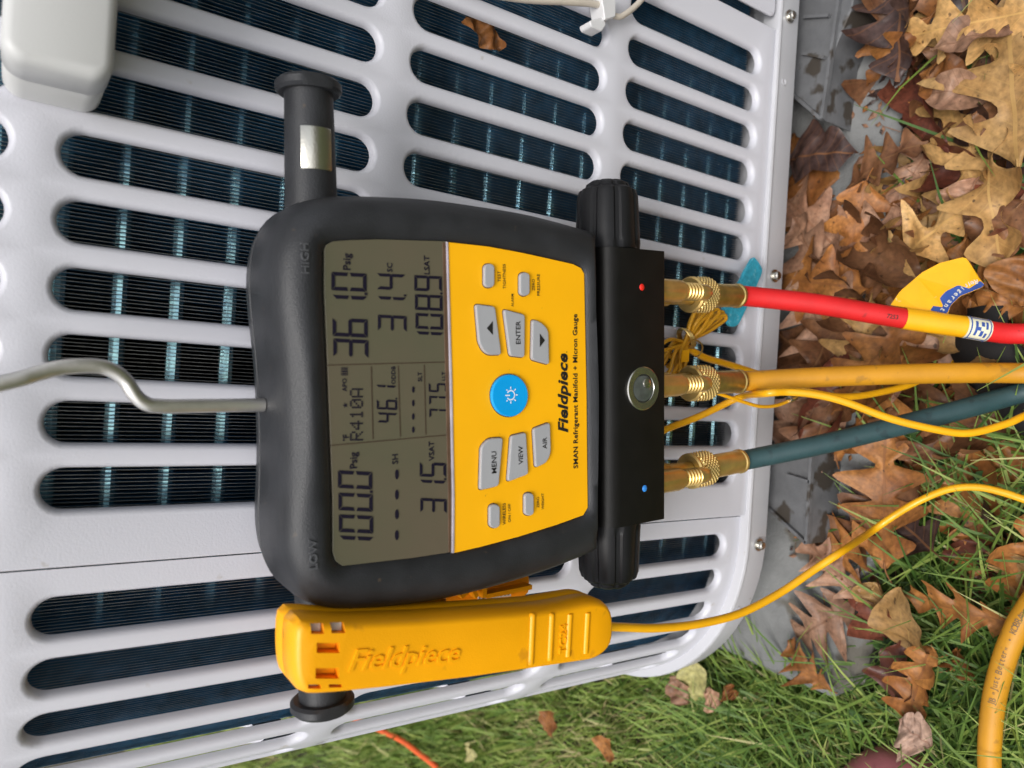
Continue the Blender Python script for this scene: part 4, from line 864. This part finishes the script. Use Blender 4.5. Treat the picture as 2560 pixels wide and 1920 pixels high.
# black strap, shoe, cord
bsp = spline([onZ(x, y, z) for x, y, z in ((2440, 770, .020), (2440, 830, .024), (2460, 880, .026), (2500, 930, .026), (2560, 985, .026), (2650, 1060, .024))], 8)
b0 = bsp[0].copy(); b0.z = 0; mb = MB(); rings = []
for i, p in enumerate(bsp):
    t = (bsp[min(i+1, len(bsp)-1)]-bsp[max(0, i-1)]).normalized(); n2 = Vector((-t.y, t.x, 0)).normalized(); w_ = .020; p = p-b0
    rings.append([p+n2*w_, p+n2*(w_*.6)+Vector((0, 0, .004)), p-n2*(w_*.6)+Vector((0, 0, .004)), p-n2*w_, p-n2*w_-Vector((0, 0, .003)), p+n2*w_-Vector((0, 0, .003))])
mb.loft(rings); o_ = mb.obj('strap', 'black_vinyl', None, 50); o_.location = b0; tag(o_, 'wide black strap on the leaves under the red hose', 'strap')
sc = onZ(2262, 2060, 0); sn = thing('shoe', 'maroon rounded shoe toe at the edge of the grass', 'shoe', sc)
tp = onZ(2262, 1922, .045); dr = (tp-sc); dr.z = 0; LT = dr.length; dr.normalize(); sd_ = Vector((-dr.y, dr.x, 0)); mb = MB(); rings = []
for k in range(25):
    t = k/24; x = LT-.26*t; w_ = .045*(1-(1-min(1, t/.22))**2.2)**.5*(1-.12*max(0, t-.4)); hgt = .030+.030*min(1, t/.25)**.7+.03*max(0, t-.35)
    if k == 0: w_ = .006
    rings.append([dr*x+sd_*(w_*math.cos(PI*j/12))+Vector((0, 0, .018+(hgt-.018)*max(0, math.sin(PI*j/12))**.75)) for j in range(13)]+[dr*x-sd_*w_+Vector((0, 0, .002)), dr*x+sd_*w_+Vector((0, 0, .002))])
mb.loft(rings); mb.obj('upper', 'maroon', sn, 60)
mb = MB(); rings = []
for k in range(25):
    t = k/24; x = LT+.003-.265*t; w_ = .048*(1-(1-min(1, t/.22))**2.2)**.5*(1-.12*max(0, t-.4)); w_ = max(w_, .007)
    rings.append([dr*x+sd_*w_+Vector((0, 0, -.002)), dr*x+sd_*w_+Vector((0, 0, .015)), dr*x-sd_*w_+Vector((0, 0, .015)), dr*x-sd_*w_+Vector((0, 0, -.002))])
mb.loft(rings); mb.obj('sole', 'black_vinyl', sn, 40)
cable('orange_cord', 'bright orange cord lying across the far lawn', [onZ(x, y, .03) for x, y in ((880, 1795), (965, 1832), (1010, 1855), (1050, 1885), (1085, 1912), (1120, 1950), (1150, 2000))], .0042, 'orange_cord', 'cord', 6)

# ================================================================== LEAVES
def leaf_mesh(name, L_, W_, kind, mat, cup=0.0, arch=0.0, twist=0.0, roll=None, stem=True, seed=0):
    R = random.Random(seed); nt_, na = 34, 5; V_ = []; U_ = []; F_ = []
    nl = {'oak': 4, 'pin': 4, 'plain': 0, 'maple': 2, 'finger': 3}[kind]; ph = R.uniform(-.06, .06)
    amp = [R.uniform(.8, 1.15) for _ in range(12)]
    def half(t, side):
        env = (math.sin(PI*min(1, t*.97+.015)**.85))**.75
        if kind == 'plain': return W_*env
        if kind == 'maple': env = math.sin(PI*t**.6)**.9
        x = (t*nl+ph+(.12 if side > 0 else 0)) % 1.0; k = int(t*nl+ph+1) % 12
        if kind == 'oak': lobe = (.5-.5*math.cos(2*PI*x))**.8; d = .80
        elif kind == 'finger': lobe = (.5-.5*math.cos(2*PI*x))**1.5; d = .84
        elif kind == 'pin': lobe = max(0.0, 1-abs(x-.62)/.38 if x > .62 else x/.62); lobe = lobe**1.3; d = .80
        else: lobe = 1-abs(x-.55)/.55; d = .45
        return W_*env*(1-d+d*lobe*amp[k if side > 0 else 11-k])
    wav = R.uniform(.0010, .0028); wp_ = R.uniform(0, 6); w2, w3 = R.uniform(0, 6), R.uniform(0, 6); curl = R.uniform(.0, .35)*(1 if R.random() < .7 else -1)
    for i in range(nt_+1):
        t = i/nt_
        for j in range(-na, na+1):
            a = j/na; w = half(t, a)*abs(a); sw = {'oak': .30, 'pin': .45, 'plain': .1, 'maple': .35, 'finger': .5}[kind]
            y = w*(1 if a > 0 else -1); x = L_*t+sw*w*(1-.7*t)
            z = cup*(w/W_)**2*W_+arch*math.sin(PI*t)*L_+twist*y*(t-.5)*2+wav*math.sin(wp_+t*11+a*2.3)*(.3+abs(a))+.0009*math.sin(w2+t*23-y*160)+.0006*math.sin(w3+t*9+y*330)+curl*L_*max(0, t-.6)**2*1.6
            if roll:
                z0 = z; rr_ = roll*(1+.25*math.sin(t*5)); ang = y/rr_; y = rr_*math.sin(ang); z = z0+rr_*(1-math.cos(ang))
            V_.append((x, y, z)); U_.append((t, (w/W_)*(1 if a > 0 else -1)))
    c = 2*na+1
    for i in range(nt_):
        for j in range(c-1): F_.append([i*c+j, i*c+j+1, (i+1)*c+j+1, (i+1)*c+j])
    if stem:
        n0 = len(V_); sl_ = L_*R.uniform(.12, .25); bend = R.uniform(-.3, .3)
        for k in range(5):
            t = k/4
            for q_ in range(4):
                V_.append((.006-sl_*t, bend*sl_*t*t+.0008*math.cos(PI/2*q_), .0008*math.sin(PI/2*q_)+.001-.004*t*t)); U_.append((0.5, 0.0))
        for k in range(4):
            for q_ in range(4): F_.append([n0+k*4+q_, n0+k*4+(q_+1) % 4, n0+(k+1)*4+(q_+1) % 4, n0+(k+1)*4+q_])
    me = bpy.data.meshes.new(name); me.from_pydata(V_, [], F_); uvl = me.uv_layers.new(name='UVMap')
    li = np.empty(len(me.loops), dtype=np.int32); me.loops.foreach_get('vertex_index', li); uvl.data.foreach_set('uv', np.array(U_, dtype=np.float32)[li].ravel())
    me.polygons.foreach_set('use_smooth', [True]*len(me.polygons)); me.materials.append(MATS[mat]); return me
def put_leaf(me, base, tip, z0, z1, tilt=0.0, flip=False, name='fallen_leaf'):
    o_ = bpy.data.objects.new(name, me); COL.objects.link(o_)
    b = Vector((base[0], base[1], z0)); t = Vector((tip[0], tip[1], z1)); x = (t-b).normalized(); n_ = Vector((0, 0, 1)); n_ = (n_-x*n_.dot(x)).normalized(); y = n_.cross(x)
    n2 = n_*math.cos(tilt)+y*math.sin(tilt); y = n2.cross(x)
    if flip: y, n2 = -y, -n2
    o_.matrix_world = Matrix.Translation(b) @ Matrix((x, y, n2)).transposed().to_4x4(); return o_
HERO = [  # base px, tip px, half width, kind, material, z base, z tip, cup, arch, tilt, roll, label
 ((2545, 420), (2525, -30), .056, 'finger', 'leaf_tan', .036, .040, .10, .03, .0, None, 'large pale tan oak leaf with long rounded lobes'),
 ((2620, 20), (2255, 95), .026, 'oak', 'leaf_tan', .045, .040, .25, .06, .3, None, 'folded pale tan leaf beside the large tan oak leaf'),
 ((2545, 60), (2330, 130), .016, 'plain', 'leaf_pink', .042, .050, .5, .04, -.4, None, 'narrow pinkish leaf folded along its rib'),
 ((2330, 40), (2165, 215), .013, 'oak', 'leaf_orange', .040, .040, .6, .10, .3, .009, 'thin curled orange leaf lying across the concrete edge'),
 ((1975, 400), (2150, 385), .030, 'maple', 'leaf_dark', .040, .042, .35, .10, .2, None, 'blackened wet leaf against the base rail'),
 ((2120, 470), (2310, 345), .026, 'oak', 'leaf_brown', .036, .040, .2, .06, .3, None, 'glossy wet brown leaf beside the blackened leaf'),
 ((2420, 210), (2300, 190), .016, 'plain', 'leaf_orange', .040, .038, .3, .05, .0, None, 'small smooth orange leaf fragment among the tan leaves'),
 ((2470, 245), (2310, 235), .014, 'plain', 'leaf_pink', .030, .040, .6, .25, .0, None, 'pinkish leaf lobe bent into an arch'),
 ((2200, 690), (2420, 520), .034, 'finger', 'leaf_tan', .036, .042, .15, .05, .1, None, 'tan oak leaf with a brown torn edge below the yellow label flag'),
 ((2440, 445), (2400, 560), .018, 'plain', 'leaf_pink', .036, .030, .2, .08, .2, None, 'pale pink pointed leaf between two brown leaves'),
 ((2560, 500), (2440, 640), .034, 'maple', 'leaf_brown', .036, .034, .15, .05, .0, None, 'crumpled reddish brown leaf near the large tan oak leaf'),
 ((2600, 640), (2545, 760), .024, 'plain', 'leaf_orange', .038, .030, .3, .10, .2, None, 'rounded orange brown leaf at the end of the red hose'),
 ((2130, 780), (1990, 540), .034, 'oak', 'leaf_pink', .040, .036, .3, .08, .2, None, 'pinkish brown leaf draped over the concrete edge'),
 ((2250, 640), (2080, 700), .030, 'maple', 'leaf_brown', .034, .036, .2, .05, .0, None, 'dark brown crumpled leaf behind the red hose'),
 ((2420, 860), (2150, 880), .046, 'finger', 'leaf_pink', .020, .030, .12, .04, .0, None, 'broad pinkish tan oak leaf between the red and yellow hoses'),
 ((2080, 960), (1950, 830), .036, 'maple', 'leaf_brown', .036, .036, .15, .06, .0, None, 'large dark brown leaf lying flat by the base rail'),
 ((2110, 1010), (1950, 1120), .030, 'oak', 'leaf_pink', .038, .034, .25, .10, .2, None, 'tan leaf with a curled edge beside the dark green hose'),
 ((2230, 1040), (2330, 1110), .026, 'oak', 'leaf_red', .012, .016, .2, .06, .2, None, 'dark red leaf under the crossing yellow cable'),
 ((2560, 770), (2390, 720), .028, 'oak', 'leaf_orange', .022, .020, .2, .04, .1, None, 'golden brown leaf under the yellow label flag'),
 ((2060, 1430), (2180, 1330), .030, 'pin', 'leaf_orange', .032, .034, .25, .08, .2, None, 'orange brown leaf on the concrete by the yellow clamp cable'),
 ((2160, 1500), (2010, 1340), .024, 'pin', 'leaf_pink', .034, .036, .35, .10, -.2, None, 'pale pink pointed leaf lying over an orange leaf on the concrete'),
 ((2140, 1510), (1985, 1600), .030, 'oak', 'leaf_pink', .030, .032, .2, .06, .1, None, 'pinkish tan leaf on the concrete where the lawn begins'),
 ((2080, 1730), (1970, 1600), .026, 'pin', 'leaf_orange', .034, .036, .3, .12, .2, None, 'ginger leaf standing at the edge of the lawn'),
 ((2185, 1455), (2175, 1520), .013, 'plain', 'leaf_tan', .036, .030, .4, .08, .2, None, 'small cream tan leaf beside the concrete edge'),
 ((2300, 1640), (2245, 1470), .024, 'plain', 'leaf_tan', .036, .050, .35, .10, .4, None, 'upright tan leaf above the rolled leaf'),
 ((2270, 1800), (2330, 1610), .034, 'oak', 'leaf_orange', .040, .040, .1, .03, .0, .0125, 'rolled tan leaf shaped like a tube on the grass'),
 ((2240, 1760), (2260, 1600), .022, 'maple', 'leaf_red', .030, .034, .5, .08, .2, None, 'red hearted orange leaf beside the rolled leaf'),
 ((2390, 1620), (2410, 1700), .018, 'pin', 'leaf_orange', .030, .024, .2, .04, .0, None, 'small orange pointed leaf behind the rolled leaf'),
 ((2540, 1560), (2270, 1480), .028, 'pin', 'leaf_orange', .038, .036, .3, .05, .5, None, 'jagged pin oak leaf tipped on its side in the grass'),
 ((2470, 1350), (2440, 1480), .024, 'plain', 'leaf_red', .020, .016, .05, .03, .1, None, 'dark red oval leaf in the grass'),
 ((2500, 1350), (2530, 1490), .020, 'plain', 'leaf_red', .022, .018, .25, .05, -.2, None, 'spotted red leaf pressed against the dark red oval leaf'),
 ((2600, 1400), (2510, 1470), .022, 'oak', 'leaf_tan', .030, .020, .25, .08, .2, None, 'olive tan leaf beside the spotted red leaf'),
 ((2600, 1160), (2470, 1200), .028, 'maple', 'leaf_orange', .012, .014, .15, .04, .0, None, 'bright orange leaf under the end of the clamp cable'),
 ((2420, 1300), (2490, 1240), .022, 'plain', 'leaf_pink', .010, .012, .25, .06, .2, None, 'pinkish tan leaf beneath the bend of the clamp cable'),
 ((2330, 1865), (2245, 1800), .026, 'maple', 'leaf_grey', .044, .046, .3, .06, .2, None, 'grey brown veined leaf beside the maroon shoe'),
 ((1735, 1640), (1745, 1750), .014, 'plain', 'leaf_lime', .050, .040, .3, .05, .2, None, 'pale yellow green leaf in the grass by the unit corner'),
 ((1720, 1760), (1680, 1690), .014, 'plain', 'leaf_pink', .044, .046, .25, .06, .0, None, 'tan leaf left of the pale yellow green leaf'),
 ((1760, 1735), (1800, 1760), .012, 'plain', 'leaf_pink', .040, .040, .25, .06, .0, None, 'tan leaf right of the pale yellow green leaf'),
 ((1810, 1715), (1840, 1745), .010, 'plain', 'leaf_orange', .040, .036, .25, .06, .0, None, 'small orange leaf near the pale yellow green leaf'),
 ((1365, 1830), (1385, 1785), .016, 'plain', 'leaf_orange', .050, .050, .3, .05, .0, None, 'small orange leaf lying on the lawn near the unit side'),
 ((1510, 1895), (1525, 1845), .016, 'plain', 'leaf_orange', .048, .048, .3, .05, .0, None, 'curled ginger leaf out on the lawn'),
 ((1165, 1865), (1190, 1895), .012, 'plain', 'leaf_lime', .050, .050, .3, .05, .0, None, 'small straw coloured leaf by the orange cord'),
]
for i, (b, t, w, kd, mt, zb, zt, cu_, ar, tl, rl_, lab) in enumerate(HERO):
    pb, pt_ = onZ(*b, zb), onZ(*t, zt); L_ = (pb-pt_).length
    o_ = put_leaf(leaf_mesh('fallen_leaf', L_, w, kd, mt, cu_, ar, 0, rl_, True, 100+i), pb, pt_, zb, zt, tl); tag(o_, lab, 'leaf', 'fallen leaves')
# leaf caught behind the grille
pb, pt_ = onY(1163, 45, .013), onY(1248, 128, .015); me = leaf_mesh('fallen_leaf', (pt_-pb).length, .009, 'plain', 'leaf_orange', .3, .12, .2, None, False, 77)
o_ = bpy.data.objects.new('fallen_leaf', me); COL.objects.link(o_); x = (pt_-pb).normalized(); n_ = Vector((0, -1, 0)); y = n_.cross(x).normalized(); n_ = x.cross(y); o_.matrix_world = Matrix.Translation(pb) @ Matrix((x, y, n_)).transposed().to_4x4()
tag(o_, 'curled brown leaf caught behind a slot of the grille', 'leaf')
# the rest of the litter: look-alikes
KIND = [('leaf_brown', 'oak', 'wet brown oak'), ('leaf_orange', 'oak', 'orange brown oak'), ('leaf_pink', 'pin', 'dry pinkish pointed'),
        ('leaf_red', 'maple', 'dull red'), ('leaf_dark', 'oak', 'nearly black lobed'), ('leaf_tan', 'finger', 'pale tan lobed')]
POOL = {}
for i, (mt, kd, lab) in enumerate(KIND):
    POOL[mt] = [leaf_mesh('fallen_leaf', random.uniform(.075, .125), random.uniform(.026, .044), kd, mt, random.uniform(.05, .6), random.uniform(.02, .12), random.uniform(-.5, .5), random.choice((None, None, .014, .02, .03)), True, 300+i*10+k) for k in range(9)]
wts = [.30, .28, .18, .04, .09, .11]
for k in range(105):
    if k < 88: px, py = random.uniform(2170, 2680), random.uniform(-80, 1080)
    else: px, py = random.uniform(2150, 2600), random.uniform(1060, 1500)
    if k < 16: px, py = random.uniform(2000, 2180), random.uniform(560, 1060)
    elif k < 88 and py < 520: px = max(px, random.uniform(2255, 2400))
    p = onZ(px, py, .01); on = p.y > -.055 and p.x > -.23; zz = (SLAB_Z+.004 if on else .004)+random.uniform(0, .014)
    i = random.choices(range(6), wts)[0]; mt, kd, lab = KIND[i]; me = random.choice(POOL[mt]); a = random.uniform(0, 2*PI); L_ = .08
    p = onZ(px, py, zz); q_ = (p.x-math.cos(a)*.04, p.y-math.sin(a)*.04)
    tl = random.uniform(-.3, .3); fl_ = random.random() < .35
    o_ = put_leaf(me, q_, (q_[0]+math.cos(a)*L_, q_[1]+math.sin(a)*L_), zz, zz+random.uniform(-.010, .016), tl, fl_)
    where = 'on the concrete by the base rail' if px < 2120 else 'along the concrete edge' if px < 2260 else 'in the thin grass beside the clamp cable' if py > 1060 else 'under the yellow and green hoses' if py > 900 else 'beyond the red hose' if py > 620 else 'below the small clover patch' if py > 330 else 'around the large tan oak leaf'
    how = 'face down' if fl_ else 'tilted' if abs(tl) > .18 else 'flat'
    tag(o_, '%s leaf lying %s %s' % (lab, how, where), 'leaf', 'leaf litter')
    s_ = random.uniform(.75, 1.15); o_.scale = (s_, s_, s_)

# crumbs, stems and torn bits between the leaves
V_ = []; F_ = []; UVc = []
for k in range(1500):
    px, py = (random.uniform(2150, 2700), random.uniform(-100, 1080)) if k < 1150 else (random.uniform(1960, 2560), random.uniform(250, 1500))
    p = onZ(px, py, .01); on = p.y > -.058 and p.x > -.23; z = (SLAB_Z+.0015 if on else .004)+random.uniform(0, .010 if not on else .002); p = onZ(px, py, z)
    if on and random.random() < .5: continue
    a = random.uniform(0, 2*PI); n0 = len(V_)
    if random.random() < .3: r_, w_ = random.uniform(.010, .028), .0005
    else: r_, w_ = random.uniform(.002, .009), random.uniform(.0015, .005)
    d_, e_ = Vector((math.cos(a), math.sin(a), random.uniform(-.3, .3))), Vector((-math.sin(a), math.cos(a), random.uniform(-.3, .3)))
    V_ += [p-d_*r_*random.uniform(.6, 1), p+e_*w_*random.uniform(.5, 1), p+d_*r_*random.uniform(.6, 1), p-e_*w_*random.uniform(.5, 1), p+Vector((0, 0, w_*.4))]
    F_ += [[n0, n0+1, n0+4], [n0+1, n0+2, n0+4], [n0+2, n0+3, n0+4], [n0+3, n0, n0+4]]
me = bpy.data.meshes.new('leaf_crumbs'); me.from_pydata([tuple(v) for v in V_], [], F_); me.materials.append(MATS['leaf_brown']); me.materials.append(MATS['leaf_orange']); me.materials.append(MATS['leaf_dark']); me.materials.append(MATS['leaf_pink']); me.uv_layers.new(name='UVMap')
me.polygons.foreach_set('material_index', [(i//4*7) % 4 for i in range(len(me.polygons))])
o_ = bpy.data.objects.new('leaf_crumbs', me); COL.objects.link(o_); o_['kind'] = 'stuff'; o_['label'] = 'brown leaf crumbs and stems between the fallen leaves'; o_['category'] = 'leaf crumbs'

# ================================================================== GRASS AND CLOVER (stuff)
def blades(name, B, label, mat='grass_blade'):
    """B: array of (x, y, z, azimuth, lean, length, width, rnd, curl)"""
    n = len(B); lv = 4; V_ = np.zeros((n, lv, 2, 3), np.float32)
    az, lean, Ln, W_, cu_ = B[:, 3], B[:, 4], B[:, 5], B[:, 6], B[:, 8]
    d = np.stack([np.cos(az), np.sin(az)], 1); s_ = np.stack([-np.sin(az), np.cos(az)], 1)
    x = np.zeros(n); z = np.zeros(n)
    for k in range(lv):
        t = k/(lv-1); wd = W_*(1.0, .95, .7, .08)[k]/2
        for j, sg_ in enumerate((-1, 1)):
            V_[:, k, j, 0] = B[:, 0]+d[:, 0]*x+s_[:, 0]*wd*sg_; V_[:, k, j, 1] = B[:, 1]+d[:, 1]*x+s_[:, 1]*wd*sg_; V_[:, k, j, 2] = B[:, 2]+z+wd*sg_*.25
        ang = lean+cu_*t; x = x+np.sin(ang)*Ln/(lv-1); z = z+np.cos(ang)*Ln/(lv-1)
    V_[:, :, :, 2] = np.maximum(V_[:, :, :, 2], B[:, 2][:, None, None]+.0015)
    base = (np.arange(n)*lv*2)[:, None]; q_ = []
    for k in range(lv-1): q_.append(base+np.array([k*2, k*2+1, k*2+3, k*2+2]))
    Fq_ = np.stack(q_, 1).reshape(-1, 4); me = bpy.data.meshes.new(name)
    me.vertices.add(n*lv*2); me.vertices.foreach_set('co', V_.ravel()); me.loops.add(Fq_.size); me.loops.foreach_set('vertex_index', Fq_.ravel().astype(np.int32))
    me.polygons.add(len(Fq_)); me.polygons.foreach_set('loop_start', np.arange(0, Fq_.size, 4, dtype=np.int32)); me.polygons.foreach_set('use_smooth', np.ones(len(Fq_), bool)); me.update(calc_edges=True)
    at = me.attributes.new('rnd', 'FLOAT', 'POINT'); at.data.foreach_set('value', np.repeat(B[:, 7], lv*2).astype(np.float32)); me.materials.append(MATS[mat])
    o_ = bpy.data.objects.new(name, me); COL.objects.link(o_); o_['kind'] = 'stuff'; o_['label'] = label; o_['category'] = 'grass'; return o_
def off_slab(x, y, m=0.004): return (x < -.232-m) | (y < -.062-m) | (x > .75) | (y > .85)
def make(n, x0, x1, y0, y1, ln_, w_, lean, cu_):
    x = rng.uniform(x0, x1, n); y = rng.uniform(y0, y1, n); k = off_slab(x, y); x, y = x[k], y[k]; n = len(x)
    return np.stack([x, y, np.zeros(n), rng.uniform(0, 2*PI, n), rng.uniform(*lean, n), rng.uniform(*ln_, n), rng.uniform(*w_, n), np.clip(rng.normal(.45, .24, n), 0, 1), rng.uniform(*cu_, n)], 1)
near_g = make(7600, -.45, .0, -.30, .12, (.040, .105), (.0012, .0028), (.65, 1.4), (.1, .7)); near_g[:, 7] = np.clip(near_g[:, 7]*.85+.02, 0, 1)
dn = np.clip((.03-near_g[:, 0])/.12, 0, 1); near_g = near_g[rng.uniform(0, 1, len(near_g)) < dn]
near_d = make(3600, -.45, -.06, -.30, .14, (.015, .035), (.0014, .0026), (.3, 1.3), (.1, .8)); near_d[:, 7] *= .8
leafy = make(110, -.05, .34, -.26, -.05, (.04, .10), (.0012, .0026), (.6, 1.35), (.1, 1.0)); leafy[:, 2] = .010
mid = make(36000, -.95, -.20, -.10, 1.0, (.022, .045), (.0018, .0030), (.1, 1.0), (.1, .9))
far = make(42000, -2.6, -.22, .4, 3.4, (.03, .06), (.003, .005), (.1, .9), (.1, .8))
for A in (mid, far): A[:, 7] = np.clip(A[:, 7]*.75+.30+.10*np.sin(A[:, 0]*9)*np.sin(A[:, 1]*7), 0, 1)
rest = make(26000, -2.6, 1.6, -2.2, -.05, (.03, .06), (.003, .005), (.1, 1.0), (.1, .8)); rest = rest[(rest[:, 0] < -.5) | (rest[:, 1] < -.34)]
blades('grass', np.concatenate([near_g, near_d, leafy, mid, far, rest]), 'green lawn grass around the concrete slab')
# clover: three round leaflets each, scattered among the grass and litter
V_ = []; F_ = []
for k in range(95):
    if k < 62: px, py = random.uniform(2060, 2600), random.uniform(1050, 1900)
    else: px, py = random.uniform(2200, 2560), random.uniform(60, 700)
    p = onZ(px, py, .02)
    if p.y > -.066 and p.x > -.236: continue
    p.z = random.uniform(.010, .026); r_ = random.uniform(.003, .0058); a0 = random.uniform(0, 2*PI); tl = random.uniform(-.4, .4)
    for j in range(3):
        a = a0+j*2*PI/3; c_ = p+Vector((math.cos(a)*r_*.95, math.sin(a)*r_*.95, tl*math.cos(a)*r_)); n0 = len(V_); V_.append(c_+Vector((0, 0, -.0008)))
        for q_ in range(9):
            b = 2*PI*q_/9; V_.append(c_+Vector((math.cos(b)*r_, math.sin(b)*r_, .0006+tl*math.cos(b)*r_)))
        F_ += [[n0, n0+1+q_, n0+1+(q_+1) % 9] for q_ in range(9)]
me = bpy.data.meshes.new('clover'); me.from_pydata([tuple(v) for v in V_], [], F_); me.materials.append(MATS['clover_green']); me.uv_layers.new(name='UVMap')
o_ = bpy.data.objects.new('clover', me); COL.objects.link(o_); o_['kind'] = 'stuff'; o_['label'] = 'small green clover among the grass and leaves'; o_['category'] = 'clover'
